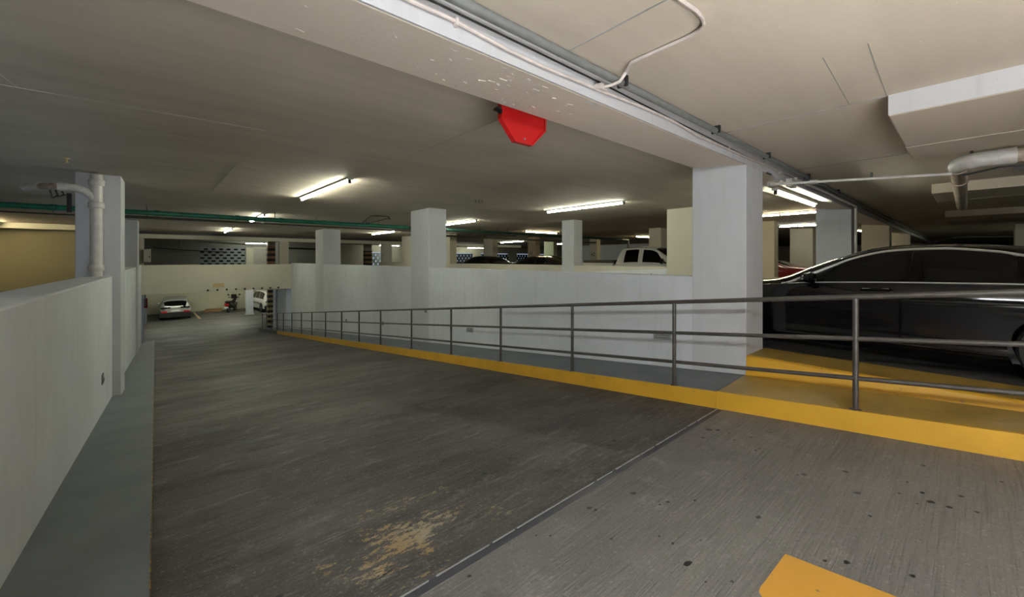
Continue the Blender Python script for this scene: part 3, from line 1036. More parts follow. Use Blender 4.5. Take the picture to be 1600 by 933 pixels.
MB().tube([(6.82, .08, 2.6), (7.5, .08, 2.6), (12.0, .09, 2.6)], R * .88, 16).build('stained_length', K['oldpipe'], dp, org, smooth=True)
MB().tube([(7.9, .08, 2.6), (8.0, .08, 2.6)], R, 16).build('coupling', K['oldpipe'], dp, org, smooth=True)
MB().tube([(6.57, -.02, 2.68), (6.57, -.02, CR)], .012, 6).build('hanger', K['darkmetal'], dp, org)
mb = MB()
mb.tube([(6.66, -.55, 2.515), (6.6, -.2, 2.515), (6.72, .05, 2.49)], .012, 6)
mb.tube([(6.66, -.5, 2.50), (6.62, -.3, 2.50)], .022, 6)
mb.build('hose', K['darkmetal'], dp, org)

# green sprinkler main
gp = empty('sprinkler_pipe', (2, 13.2, 2.70), 'green sprinkler main pipe crossing the ramp below the ceiling', 'pipe')
org = tuple(gp.location)
MB().tube([(-7.9, 13.35, 2.71), (-1, 13.3, 2.70), (4, 13.2, 2.69), (6.4, 13.2, 2.69)], .062, 12).build('pipe', K['green'], gp, org, smooth=True)
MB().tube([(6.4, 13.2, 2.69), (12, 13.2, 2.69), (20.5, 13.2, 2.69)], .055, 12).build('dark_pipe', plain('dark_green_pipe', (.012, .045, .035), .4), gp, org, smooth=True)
for x in (-2.0, -.3, 1.35, 2.4, 3.6, 5.0, 6.3):
    MB().tube([(x - .05, 13.22, 2.695), (x + .05, 13.22, 2.695)], .072, 12).build('coupling', K['green'], gp, org, smooth=True)
for x in (-1.6, 2.25, 4.9, 7.6, 9.7, 10.6, 12.6, 14.5):
    MB().tube([(x, 13.2, 2.68), (x, 13.2, CL)], .012, 6).build('hanger', K['darkmetal'], gp, org)
MB().tube([(20.5, 13.2, 2.69), (20.5, 13.2, ZU)], .06, 8).build('drop_pipe', K['darkmetal'], gp, org, smooth=True)
for k, (y, z, a, b, r_) in enumerate(((13.6, 2.62, -1, 12, .022), (13.9, 2.72, 3.0, 12.2, .03), (15.5, 2.75, -7.9, 3.2, .018), (16.2, 2.66, 9, 24, .05))):
    t = empty('branch_pipe', ((a + b) / 2, y, z), ['thin dark pipe just behind the green sprinkler main', 'dark pipe running on behind the white ramp wall column', 'slim line under the ceiling left of the striped column', 'dark pipe above the dark parked cars'][k], 'pipe')
    MB().tube([(a, y, z), ((a + b) / 2, y, z - .03), (b, y, z)], r_, 8).build('pipe', K['darkmetal'], t, tuple(t.location), smooth=True)
    for q in np.linspace(a + .5, b - .5, 3):
        MB().tube([(q, y, z), (q, y, CL)], .009, 5).build('hanger', K['darkmetal'], t, tuple(t.location))
t = empty('sprinkler_branch', (4.6, 12.4, 2.8), 'dark bent sprinkler branch on the ceiling above the green pipe', 'pipe')
MB().tube([(4.75, 13.1, 2.70), (4.75, 12.95, 2.80), (4.45, 11.6, 2.83), (4.55, 11.4, 2.83), (4.95, 11.45, 2.83), (4.98, 11.45, 2.74)], .02, 8).build('pipe', K['darkmetal'], t, tuple(t.location), smooth=True)
MB().tube([(4.8, 12.9, 2.72), (5.0, 12.2, 2.78), (4.97, 11.5, 2.80)], .015, 6).build('brace', K['darkmetal'], t, tuple(t.location), smooth=True)
t = empty('ceiling_hooks', (5.45, 7.48, CL), 'three short dark stubs on the ceiling above the ramp wall column', 'fitting')
for k in range(3):
    MB().tube([(5.36 + .055 * k, 7.52 - .05 * k, CL), (5.36 + .055 * k, 7.52 - .05 * k, CL - .05)], .012, 6).build('stub', K['darkmetal'], t, tuple(t.location))
t = empty('sprinkler', (-1.1, 8.04, CL), 'small sprinkler head on the ceiling near the piped left column', 'sprinkler')
MB().lathe([(.03, 0), (.03, -.012), (.012, -.015), (.012, -.055), (.02, -.058), (.02, -.065)], (-1.1, 8.04, CL), 'z', 10).build('head', K['plate'], t, tuple(t.location))

# white pipe on the left column
wp = empty('drain_pipe', (-.91, 9.08, 1.27), 'white drain pipe with collars and side branch on the left column', 'pipe')
org = tuple(wp.location)
px, py = -.925, 9.09
MB().tube([(px, py, 1.26), (px, py, 2.90)], .075, 16).build('pipe', K['pipe'], wp, org, smooth=True)
for z0, z1 in ((1.36, 1.46), (2.36, 2.46), (2.72, 2.82)):
    MB().tube([(px, py, z0), (px, py, z0 + .015), (px, py, z1 - .015), (px, py, z1)], [.085, .096, .096, .085], 16).build('collar', K['pipe'], wp, org, smooth=True)
MB().tube([(px, py, 2.45), (px - .05, py - .02, 2.55), (px - .12, py - .03, 2.62), (px - .22, py - .03, 2.66), (px - .33, py - .02, 2.665)], .06, 12).build('branch', K['pipe'], wp, org, smooth=True)
MB().tube([(px - .30, py - .02, 2.665), (px - .40, py - .01, 2.665)], .07, 12).build('collar', K['pipe'], wp, org, smooth=True)
MB().tube([(px - .40, py - .01, 2.665), (px - .62, py + .25, 2.675)], .052, 12).build('side_pipe', K['oldpipe'], wp, org, smooth=True)
MB().tube([(px - .62, py + .25, 2.675), (px - .72, py + .35, 2.68), (px - .82, py + .46, 2.66)], [.06, .045, .05], 12).build('side_pipe', K['pipe'], wp, org, smooth=True)
mb = MB()
for k in range(3):
    a = px - .38 - .07 * k
    mb.tube([(a, py + .05 + .08 * k, 2.62), (a + .03, py + .05 + .08 * k, 2.54 - .02 * (k % 3)), (a + .08, py + .1 + .08 * k, 2.56)], .012, 5)
mb.tube([(px - .33, py + .3, 2.6), (px - .33, py + .3, 2.30)], .03, 6)
o = mb.build('valve_tangle', K['darkmetal'], wp, org)

# hoop pipe, red box and grey plate at the foot of the left walkway
hp = empty('hoop_pipe', (-1.1, 28, -.6), 'arched grey pipe with a red box at the foot of the left walkway', 'pipe')
org = tuple(hp.location)
MB().tube([(-1.42, 28, .16), (-1.3, 28, .12), (-1.17, 28, -.02), (-1.10, 28, -.25), (-1.09, 28, -.9)], .03, 8).build('pipe', K['greypipe'], hp, org, smooth=True)
MB().box(-1.16, -1.0, 28, 28.12, -1.0, -.5).build('red_box', K['redpaint'], hp, org)
MB().box(-1.12, -1.02, 28.02, 28.1, -1.8, -1.0).build('white_tube', K['pipe'], hp, org)
eb = empty('electrical_box', (-.98, 26.5, 1.4), 'pale metal cabinet fixed at the left end above the parapet', 'cabinet')
org = tuple(eb.location)
MB().box(-1.09, -.83, 26.3, 26.5, 1.40, 2.04).build('case', K['box'], eb, org, bevel=.01)
MB().box(-.885, -.855, 26.29, 26.3, 1.62, 1.70).build('handle', K['black'], eb, org)
# sagging pipes beyond the parapet
for k, (pts, r_, lab) in enumerate((([(-.9, 32, 2.25), (.3, 32, 2.13), (2.9, 33.9, 2.05)], .03, 'dark sloping pipe in front of the grey back wall'), ([(1.0, 31, 2.66), (2.1, 31, 2.60), (4.2, 31.5, 2.52)], .05, 'pale pipe run above the grey block screen'), ([(5.9, 32, 2.35), (8.5, 32, 2.3), (9.4, 32, 2.3)], .06, 'grey pipe on the dark wall right of the corner column'))):
    t = empty('service_pipe', pts[1], lab, 'pipe')
    MB().tube(pts, r_, 8).build('pipe', K['darkmetal'] if k != 1 else K['housing'], t, tuple(t.location), smooth=True)
    MB().tube([pts[1], (pts[1][0], pts[1][1], CL)], .012, 5).build('hanger', K['darkmetal'], t, tuple(t.location))

# ------------------------------------------------------------------ fluorescent lamps
def lamp(p, q, label, z=2.87, warm=False, ztop=CL, group='fluorescent ceiling lamps'):
    p, q = Vector((*p, z)), Vector((*q, z))
    c = (p + q) / 2
    d = (q - p).normalized()
    n = Vector((-d.y, d.x, 0))
    r = empty('fluorescent_lamp', (c.x, c.y, ztop), label, 'lamp', group)
    org = tuple(r.location)
    w = .05

    def bar(a, b, w, z0, z1):
        return [tuple((v)[:2]) for v in (a + n * w, a - n * w, b - n * w, b + n * w)], [z0] * 4, [z1] * 4
    e = d * .06
    MB().hexa(*bar(p - e, q + e, w, z + .03, min(ztop, z + .085))).build('housing', K['housing'], r, org)
    if ztop - z > .1:
        for t in (.25, .75):
            s_ = p.lerp(q, t)
            MB().tube([(s_.x, s_.y, z + .05), (s_.x, s_.y, ztop)], .01, 6).build('stem', K['darkmetal'], r, org)
    m = p.lerp(q, .5)
    for a, b in ((p, m - d * .03), (m + d * .03, q)):
        MB().tube([a, b], .017, 8).build('tube', K['tubew'] if warm else K['tube'], r, org, smooth=True)
    for s_ in (p - d * .03, m, q + d * .03):
        MB().hexa(*bar(s_ - d * .018, s_ + d * .018, .022, z - .03, z + .035)).build('socket', K['black'], r, org)
    return r


lamp((2.172, 9.65), (2.272, 6.90), 'twin tube ceiling lamp over the ramp nearest the camera')
lamp((2.10, 16.7), (2.09, 13.9), 'ceiling lamp hidden partly by the green pipe')
lamp((1.95, 24.1), (1.957, 21.0), 'small looking ceiling lamp over the foot of the ramp')
lamp((3.75, 32.0), (5.2, 31.9), 'lamp above the grey block screen beyond the parapet', z=2.62)
lamp((8.10, 20.85), (8.07, 18.0), 'ceiling lamp right of the corner column')
lamp((8.02, 13.75), (7.95, 11.16), 'ceiling lamp partly behind the white ramp wall column')
lamp((8.03, 7.76), (8.03, 5.33), 'twin tube ceiling lamp above the second parapet')
lamp((7.35, 2.02), (9.70, 2.02), 'lamp fixed under the big beam beside the big white column', z=2.62, ztop=2.69)
lamp((13.73, 4.6), (13.67, 2.75), 'warm long lamp left of the second beam column', warm=True)
lamp((18.81, 5.05), (18.92, 3.85), 'lamp low in the gap above the red car')
lamp((20.1, 24.7), (19.57, 21.4), 'far lamp between the tan and the brownish column')
lamp((12.85, 13.9), (14.9, 13.8), 'warm lamp above the dark parked cars', warm=True)
lamp((24.86, 36.4), (26.94, 36.3), 'far twin lamp in front of a daylight block screen', z=2.8)
lamp((16.28, 36.9), (17.0, 36.9), 'tiny far lamp right of the red based column')
lamp((15.05, 36.9), (15.6, 36.9), 'tiny far lamp above the small pale block screen')
lamp((25.5, 23.6), (26.6, 22.6), 'far lamp just left of the grey white column')
lamp((20.6, 12.75), (21.9, 12.7), 'warm lamp above the pickup cab', warm=True)
lamp((24.2, 3.4), (24.9, 3.2), 'tiny warm lamp beside the conduit on the second beam column', warm=True)
lamp((-4.85, 23.2), (-4.83, 20.4), 'lamp at the far left edge by the yellow cream wall', warm=True)
lamp((25.0, -4.0), (28.0, -4.0), 'added unseen lamp brightening the dark right bay beyond the drop beams', z=2.75, ztop=CR)  # added out of view to lift the dim ceiling at the right
# unseen lamps added to light the lower level, hidden by the parapet
lamp((1.0, 33.0), (1.0, 35.6), 'added lower level lamp over the silver crossover', z=-.22, ztop=-.15)
lamp((4.0, 36.0), (4.0, 38.6), 'added lower level lamp over the scooter', z=-.22, ztop=-.15)
lamp((-1.5, 37.6), (1.2, 37.6), 'added lower level lamp close to the back wall on the left', z=-.22, ztop=-.15)
lamp((2.6, 40.6), (5.2, 40.6), 'added lower level lamp close to the back wall on the right', z=-.22, ztop=-.15)
lamp((8.5, 34.0), (8.5, 36.6), 'added lower level lamp over the white car', z=-.22, ztop=-.15)

# ------------------------------------------------------------------ cars
def catmull(P, t):
    n = len(P) - 1
    i = min(int(t), n - 1)
    f = t - i
    p1, p2 = P[i], P[i + 1]
    p0 = P[i - 1] if i else p1 * 2 - p2
    p3 = P[i + 2] if i + 2 <= n else p2 * 2 - p1
    m1, m2 = (p2 - p0) * .5 * .8, (p3 - p1) * .5 * .8
    f2, f3 = f * f, f * f * f
    return (2 * f3 - 3 * f2 + 1) * p1 + (f3 - 2 * f2 + f) * m1 + (-2 * f3 + 3 * f2) * p2 + (f3 - f2) * m2


def smooth_interp(keys):
    xs = np.array([k[0] for k in keys], float)
    ys = np.array([k[1] for k in keys], float)
    d = np.gradient(ys, xs)
    sl = np.diff(ys) / np.diff(xs)
    for i in range(1, len(xs) - 1):
        d[i] = 0 if sl[i - 1] * sl[i] <= 0 else 2 * sl[i - 1] * sl[i] / (sl[i - 1] + sl[i])
    d[0], d[-1] = sl[0], sl[-1]

    def f(x):
        if x <= xs[0]:
            return ys[0]
        if x >= xs[-1]:
            return ys[-1]
        i = int(np.searchsorted(xs, x) - 1)
        h = xs[i + 1] - xs[i]
        t = (x - xs[i]) / h
        return (2 * t**3 - 3 * t**2 + 1) * ys[i] + (t**3 - 2 * t**2 + t) * h * d[i] + (-2 * t**3 + 3 * t**2) * ys[i + 1] + (t**3 - t**2) * h * d[i + 1]
    return f


class Car:
    """lofted car body; x lateral, y forward, z up from the ground"""

    def __init__(s, prof):
        s.p = {k: smooth_interp(v) for k, v in prof.items() if k not in ('axles', 'wheel_r')}
        s.y0, s.y1 = prof['top'][0][0], prof['top'][-1][0]
        s.axles = prof['axles']
        s.wr = prof['wheel_r']
        s.track = prof['w'][len(prof['w']) // 2][1]

    def section(s, y):
        g = lambda k: s.p[k](y)
        W_, zb, zs, zt, wt, za = g('w'), g('sill'), g('belt'), g('top'), g('roofw'), g('arc')
        za = max(za, zs + .012)
        zt = max(zt, za + .004)
        hh = zs - zb
        return np.array([(0, zb), (W_ * .8, zb), (W_ * .93, zb + .02), (W_ * .975, zb + hh * .14), (W_ * .972, zb + hh * .28), (W_ * .975, zb + hh * .45),
                         (W_ * .985, zb + hh * .62), (W_ * 1.0, zb + hh * .76), (W_ * .985, zb + hh * .90), (W_ * .955, zs),
                         (W_ * .93, zs + .012), ((W_ * .93 + wt) / 2 + .02, (zs + za) / 2 + .01), (wt, za), (wt - .06, za + (zt - za) * .5), (wt * .55, zt - (zt - za) * .08), (0, zt)])

    def P(s, y, q, side=1, off=0.0):
        S = s.section(y)
        a = catmull(S, q)
        if off:
            e = .04
            dq = catmull(S, min(q + e, len(S) - 1)) - catmull(S, max(q - e, 0))
            S1, S0 = s.section(y + .01), s.section(y - .01)
            dy = (catmull(S1, q) - catmull(S0, q)) / .02
            tq = Vector((dq[0], 0, dq[1]))
            ty = Vector((dy[0], 1, dy[1]))
            n = ty.cross(tq)
            if n.length > 1e-9:
                n.normalize()
                if n.x < 0 or (q > 13.5 and n.z < 0):
                    n = -n
                return (side * (a[0] + n.x * off), y + n.y * off, a[1] + n.z * off)
        return (side * a[0], y, a[1])

    def body(s, mat, root, ny=64):
        ys = list(np.linspace(s.y0, s.y1, ny))
        ys = sorted(set(ys + [s.y0 + .015, s.y0 + .05, s.y1 - .015, s.y1 - .05]))
        qs = [i / 3 for i in range(0, 46)]
        mb = MB()
        rows = []
        for y in ys:
            S = s.section(y)
            right = [catmull(S, q) for q in qs]
            rows.append([(a[0], y, a[1]) for a in right] + [(-a[0], y, a[1]) for a in right[-2:0:-1]])
        n = len(rows[0])
        vs = [p for r in rows for p in r]
        fs = []
        for i in range(len(rows) - 1):
            for k in range(n):
                fs.append((i * n + k, i * n + (k + 1) % n, (i + 1) * n + (k + 1) % n, (i + 1) * n + k))
        fs.append(tuple(range(n)))
        fs.append(tuple(reversed(range((len(rows) - 1) * n, len(rows) * n))))
        mb.add(vs, fs)
        o = mb.build('body', mat, root, smooth=True)
        cut = MB()
        for ay in s.axles:
            for sd in (-1, 1):
                cut.lathe([(s.wr + .045, sd * (s.track - .32)), (s.wr + .045, sd * (s.track + .2))], (0, ay, s.wr), 'x', 40)
        c = cut.build('cutter', mat)
        m = o.modifiers.new('arch', 'BOOLEAN')
        m.operation = 'DIFFERENCE'
        m.solver = 'EXACT'
        m.use_self = False
        m.object = c
        c.parent = root
        bpy.context.view_layer.update()
        dg = bpy.context.evaluated_depsgraph_get()
        me = bpy.data.meshes.new_from_object(o.evaluated_get(dg))
        o.modifiers.clear()
        if len(me.polygons) > 500:
            o.data = me
            me.materials.clear()
            me.materials.append(mat)
            me.polygons.foreach_set('use_smooth', [True] * len(me.polygons))
            me.set_sharp_from_angle(angle=math.radians(38))
        bpy.data.objects.remove(c)
        return o

    def patch(s, name, mat, root, ya, yb, qa, qb, side=1, off=.006, ny=14, nq=6, mirror=False, smooth=True):
        """raised panel between two y-functions and two section positions"""
        fa = ya if callable(ya) else (lambda q: ya)
        fb = yb if callable(yb) else (lambda q: yb)
        mb = MB()
        rows, inner = [], []
        qs = list(np.linspace(qa, qb, nq))
        if mirror:
            seq = [(q, 1) for q in qs] + [(q, -1) for q in qs[::-1][1:]]
        else:
            seq = [(q, side) for q in qs]
        for i in range(ny):
            t = i / (ny - 1)
            rows.append([s.P(fa(q) + (fb(q) - fa(q)) * t, q, sd, off) for q, sd in seq])
            inner.append([s.P(fa(q) + (fb(q) - fa(q)) * t, q, sd, -.012) for q, sd in seq])
        mb.grid(rows)
        for a, b in ((rows[0], inner[0]), (rows[-1], inner[-1]), ([r[0] for r in rows], [r[0] for r in inner]), ([r[-1] for r in rows], [r[-1] for r in inner])):
            mb.grid([a, b])
        return mb.build(name, mat, root, smooth=smooth)

    def line(s, name, mat, root, ya, yb, q, r, side=1, n=26, off=.006):
        mb = MB()
        fq = q if callable(q) else (lambda y: q)
        mb.tube([s.P(y, fq(y), side, off) for y in np.linspace(ya, yb, n)], r, 6)
        return mb.build(name, mat, root, smooth=True)

    def wheels(s, root, spokes=True):
        for ay in s.axles:
            for sd in (-1, 1):
                r, w = s.wr, .21
                x0 = sd * (s.track - .025)
                t = MB().lathe([(r * .62, x0), (r * .94, x0), (r, x0 - sd * .03), (r, x0 - sd * (w - .03)), (r * .94, x0 - sd * w), (r * .62, x0 - sd * w)], (0, ay, r), 'x', 32).build('wheel', K['tyre'], root, smooth=True)
                mb = MB()
                mb.lathe([(r * .66, x0 - sd * .005), (r * .64, x0 + sd * .003), (r * .58, x0 - sd * .03), (r * .56, x0 - sd * .1)], (0, ay, r), 'x', 28)
                if spokes:
                    for k in range(10):
                        a = 2 * math.pi * k / 10
                        mb.tube([(x0 - sd * .01, ay + r * .1 * math.cos(a), r + r * .1 * math.sin(a)), (x0 - sd * .02, ay + r * .6 * math.cos(a), r + r * .6 * math.sin(a))], .02, 5)
                mb.build('rim', K['rim'], t, smooth=True)


SEDAN = dict(
    top=[(-1.80, .62), (-1.77, .80), (-1.68, .95), (-1.4, 1.02), (-1.1, 1.09), (-.75, 1.225), (-.37, 1.318), (.0, 1.352), (.21, 1.357), (.52, 1.350), (.73, 1.325), (.98, 1.25), (1.39, 1.075), (1.74, .925), (2.05, .885), (2.6, .82), (2.95, .74), (3.12, .62), (3.17, .5)],
    arc=[(-1.80, .5), (-1.68, .85), (-1.2, .93), (-1.0, 1.0), (-.7, 1.12), (-.34, 1.215), (-.19, 1.252), (.2, 1.292), (.37, 1.290), (.6, 1.272), (.86, 1.207), (1.15, 1.075), (1.4, .945), (1.6, .86), (2.2, .82), (2.8, .74), (3.1, .55), (3.17, .45)],
    belt=[(-1.80, .5), (-1.7, .84), (-1.2, .925), (-.4, .930), (.4, .915), (1.2, .88), (1.55, .85), (2.2, .80), (2.8, .70), (3.05, .56), (3.17, .44)],
    sill=[(-1.80, .42), (-1.7, .28), (-1.4, .2), (-.6, .15), (1.5, .15), (2.6, .17), (3.0, .2), (3.17, .30)],
    w=[(-1.80, .62), (-1.72, .74), (-1.5, .85), (-1.0, .915), (.5, .93), (1.6, .93), (2.4, .92), (2.8, .86), (3.05, .74), (3.17, .55)],
    roofw=[(-1.80, .55), (-1.5, .66), (-1.0, .66), (-.5, .60), (.2, .575), (.7, .58), (1.1, .66), (1.5, .76), (2.2, .74), (2.9, .6), (3.17, .45)],
    axles=[-.62, 2.32], wheel_r=.335)


def sedan_parts(c, root, paint, glass, near=False, ofs=0.0):
    c.body(paint, root, 90 if near else 56)
    for sd in ((-1, 1)):
        # glass: front door, rear door, quarter
        c.patch('side_window', glass, root, lambda q: .44 - .02 * (q - 10), lambda q: 1.46 - .28 * (q - 10.2), 10.15, 11.85, sd, .005)
        c.patch('side_window', glass, root, lambda q: -.24 - .02 * (q - 10), lambda q: .36 - .02 * (q - 10), 10.15, 11.85, sd, .005)
        c.patch('side_window', glass, root, lambda q: -.92 + .26 * (q - 10), lambda q: -.28 - .02 * (q - 10), 10.15, 11.85, sd, .005)
        if near:
            c.patch('door', paint, root, lambda q: .50 + .03 * max(0, 5 - q), lambda q: 1.60 - .02 * abs(q - 6.5), 4.2, 9.75, sd, .004, 20, 16)
            c.patch('door', paint, root, lambda q: -.20 + .075 * max(0, q - 5.0) * (1 if q < 7.8 else 0) - (.0 if q < 7.8 else .12), lambda q: .488 + .03 * max(0, 5 - q), 4.2, 9.75, sd, .004, 20, 16)
            c.line('window_trim', K['chrome'], root, -1.0, 1.62, 12.0, .014, sd, 50, .006)
            c.line('belt_trim', K['chrome'], root, -1.05, 1.52, 9.95, .008, sd, 40, .008)
            c.line('sill_highlight', paint, root, -.24, 1.9, 3.0, .016, sd, 30, .004)  # raised bead added to draw a highlight line along the sill
            c.line('crease', paint, root, -1.1, 1.3, 7.3, .012, sd, 40, -.002)  # raised bead added so the crease catches a highlight
            for y in (.68, -.36):
                a, b = c.P(y + .11, 8.05, sd, .03), c.P(y - .11, 8.05, sd, .03)
                h = MB().tube([c.P(y + .13, 8.05, sd, .0), a, c.P(y, 8.05, sd, .038), b, c.P(y - .13, 8.05, sd, .0)], [.008, .012, .013, .012, .008], 8).build('door_handle', paint, root, smooth=True)
                MB().tube([c.P(y + .11, 8.15, sd, .035), c.P(y - .11, 8.15, sd, .035)], .0035, 6).build('handle_trim', K['chrome'], h)
        # mirror
        base = Vector(c.P(1.25, 9.9, sd, .0))
        mb = MB()
        prof_ = [(0, .02), (.015, .055), (.06, .07), (.11, .062), (.15, .03), (.16, .008)]
        cen = base + Vector((sd * .13, .0, .07))
        rings = []
        for t, r_ in prof_:
            rings.append([(cen.x + r_ * 1.65 * math.cos(2 * math.pi * k / 14), cen.y - .05 + t, cen.z + r_ * .95 * math.sin(2 * math.pi * k / 14)) for k in range(14)])
        for i in range(len(rings) - 1):
            for k in range(14):
                mb.add([rings[i][k], rings[i][(k + 1) % 14], rings[i + 1][(k + 1) % 14], rings[i + 1][k]], [(0, 1, 2, 3)])
        mb.add(rings[0], [tuple(range(14))])
        mb.add(rings[-1], [tuple(reversed(range(14)))])
        m_ = mb.build('side_mirror', paint, root, smooth=True)
        MB().tube([base - Vector((sd * .01, 0, 0)), cen - Vector((0, -.02, .035))], .018, 8).build('mirror_arm', paint, m_, smooth=True)
        if near:
            MB().tube([cen + Vector((-sd * .1, .06, -.005)), cen + Vector((0, .085, .012)), cen + Vector((sd * .085, .07, .02))], .005, 6).build('mirror_trim', K['chrome'], m_, smooth=True)
            MB().tube([c.P(1.60, 10.1, sd, .005), c.P(1.44, 10.9, sd, .01)], .006, 6).build('quarter_trim', K['chrome'], root, smooth=True)
    c.patch('windscreen', glass, root, lambda q: .78 + .0 * q, lambda q: 1.66 + .03 * (q - 13), 13.0, 15, 1, .004, 12, 6, mirror=True)
    c.patch('rear_window', glass, root, lambda q: -1.12, lambda q: -.5, 13.0, 15, 1, .004, 12, 6, mirror=True)
    c.wheels(root)
    for sd in (-1, 1):
        c.patch('headlight', K['lens'], root, 2.72, 2.98, 7.6, 9.6, sd, .006, 6, 5)
        c.patch('tail_light', K['taillight'], root, -1.755, -1.55, 7.4, 9.4, sd, .006, 6, 5)


def place(prof, fn, loc, rot, name, label, *a, group=None, **k):
    r = empty(name, loc, label, 'car', group, rot)
    c = Car(prof)
    fn(c, r, *a, **k)
    return r


place(SEDAN, sedan_parts, (6.885, 0, ZU), 0, 'sedan', 'glossy black sedan with chrome window trim parked behind the railing', K['c_black'], K['c_glass'], near=True)
# dark sedans beyond the second parapet, red car, car tail behind the big column
dk = place(SEDAN, sedan_parts, (13.2, 17.3, ZU), 0, 'sedan', 'dark sedan, its roof just above the second parapet left of the brownish column', K['c_dark'], K['c_glass'], group='dark sedans beyond the second parapet')
d2 = copy_tree(dk)
d2.location = (13.2, 13.2, ZU)
d2.rotation_euler = (0, 0, math.pi)
d2['label'] = 'dark sedan, its humped roof behind the brownish numbered column'
place(SEDAN, sedan_parts, (18.6, 6.2, ZU), math.pi, 'sedan', 'red car seen between columns above the black sedan bonnet', K['c_red'], K['c_glass'])

SUV = dict(
    top=[(-2.30, .7), (-2.26, 1.0), (-2.15, 1.35), (-1.9, 1.72), (-1.5, 1.86), (-.5, 1.93), (.4, 1.92), (.75, 1.86), (1.05, 1.70), (1.35, 1.45), (1.65, 1.2), (2.1, 1.12), (2.5, 1.02), (2.7, .85), (2.76, .6)],
    arc=[(-2.30, .6), (-2.2, 1.0), (-2.0, 1.45), (-1.5, 1.72), (-.5, 1.80), (.4, 1.78), (.8, 1.68), (1.2, 1.4), (1.55, 1.12), (2.2, 1.0), (2.6, .8), (2.76, .5)],
    belt=[(-2.30, .55), (-2.2, .95), (-1.5, 1.1), (.5, 1.1), (1.5, 1.06), (2.2, .95), (2.6, .75), (2.76, .48)],
    sill=[(-2.30, .5), (-2.1, .35), (-1.5, .25), (1.6, .25), (2.5, .28), (2.76, .4)],
    w=[(-2.30, .72), (-2.2, .86), (-1.8, .95), (.2, .97), (1.8, .96), (2.4, .90), (2.7, .75), (2.76, .6)],
    roofw=[(-2.30, .6), (-2.0, .72), (-.5, .72), (.5, .70), (1.2, .78), (1.7, .8), (2.5, .7), (2.76, .5)],
    axles=[-1.35, 1.65], wheel_r=.39)


def suv_parts(c, root, paint, glass, rear=False, rails=True):
    c.body(paint, root, 56)
    for sd in (-1, 1):
        for a, b in ((.3, 1.0), (-.7, .22), (-1.75, -.78)):
            c.patch('side_window', glass, root, a, b, 10.2, 11.8, sd, .006)
        if rails:
            MB().tube([c.P(-1.6, 13.0, sd, .02), c.P(-1.5, 13.0, sd, .06), c.P(.3, 13.0, sd, .06), c.P(.45, 13.0, sd, .02)], .016, 6).build('roof_rail', K['greypipe'], root, smooth=True)
        c.patch('headlight', K['lens'], root, 2.3, 2.6, 7.6, 9.4, sd, .006, 6, 5)
        if not rear:
            c.patch('tail_light', K['taillight'], root, -2.27, -2.05, 7.0, 9.3, sd, .008, 6, 5)
        if rear:
            MB().box(min(sd * .30, sd * .86), max(sd * .30, sd * .86), -2.345, -2.29, .90, .99).build('tail_light', K['c_glass'], root)
            MB().box(min(sd * .48, sd * .82), max(sd * .48, sd * .82), -2.35, -2.29, .58, .70).build('rear_reflector', K['taillight'], root)
        b = Vector(c.P(.95, 10.0, sd, .0))
        MB().lathe([(.02, -.08), (.09, -.06), (.10, .02), (.05, .08), (.01, .09)], (b.x + sd * .14, b.y, b.z + .08), 'y', 10).build('side_mirror', paint, root, smooth=True)
    c.patch('windscreen', glass, root, .85, 1.55, 13.0, 15, 1, .005, 10, 6, mirror=True)
    c.patch('rear_window', glass, root, -2.2, -1.95, 13.0, 15, 1, .008, 8, 6, mirror=True)
    c.wheels(root)
    if rear:
        MB().box(-.92, .92, -2.335, -2.2, .2, .60).build('rear_bumper', K['black'], root, bevel=.03)
        MB().box(-.26, .26, -2.36, -2.3, .66, .78).build('licence_plate', K['licence'], root)
        MB().box(-.62, .62, -2.335, -2.28, .66, .98).build('tailgate', paint, root, bevel=.03)


place(SUV, suv_parts, (20.2, -.1, ZU), 0, 'suv', 'large dark SUV whose roof shows beyond the black sedan roof', K['c_dark'], K['c_glass'])
XOVER = {k: ([(y, z * .86 if k in ('top', 'arc', 'belt') else z) for y, z in v] if k in ('top', 'arc', 'belt', 'sill', 'w', 'roofw') else v) for k, v in SUV.items()}
place(XOVER, suv_parts, (.15, 41.9, -3.1), 0, 'crossover', 'silver crossover seen from behind on the lower level', K['c_silver'], K['c_glass'], rear=True, rails=False)
w2 = place(SUV, suv_parts, (6.6, 42.1, -3.1), math.radians(8), 'hatchback', 'white car on the lower level behind the striped column', K['c_white'], K['c_glass'], rear=True, rails=False)
MB().tube([(-1.0, -1.2, .72), (-1.0, -.6, .80), (-1.0, .0, .74), (-1.0, .6, .82)], .03, 6).build('decal', K['num'], w2)

# pickup
PICK = dict(
    top=[(-.62, 1.0), (-.60, 1.1), (-.50, 1.45), (-.40, 1.64), (-.25, 1.70), (.5, 1.735), (1.15, 1.70), (1.5, 1.56), (1.95, 1.28), (2.3, 1.1), (2.9, 1.06), (3.3, 1.0), (3.45, .8), (3.5, .6)],
    arc=[(-.62, .97), (-.5, 1.36), (-.35, 1.58), (.4, 1.64), (1.1, 1.60), (1.5, 1.43), (1.9, 1.18), (2.2, 1.05), (2.9, .98), (3.3, .9), (3.5, .55)],
    belt=[(-.62, .95), (.5, 1.0), (1.8, .98), (2.4, .97), (3.2, .88), (3.5, .5)],
    sill=[(-.62, .32), (1.8, .32), (3.2, .35), (3.5, .42)],
    w=[(-.62, .90), (0, .92), (1.8, .93), (2.8, .92), (3.3, .85), (3.5, .7)],
    roofw=[(-.62, .72), (-.3, .70), (.5, .69), (1.2, .70), (1.8, .78), (2.4, .82), (3.2, .72), (3.5, .6)],
    axles=[2.45], wheel_r=.38)
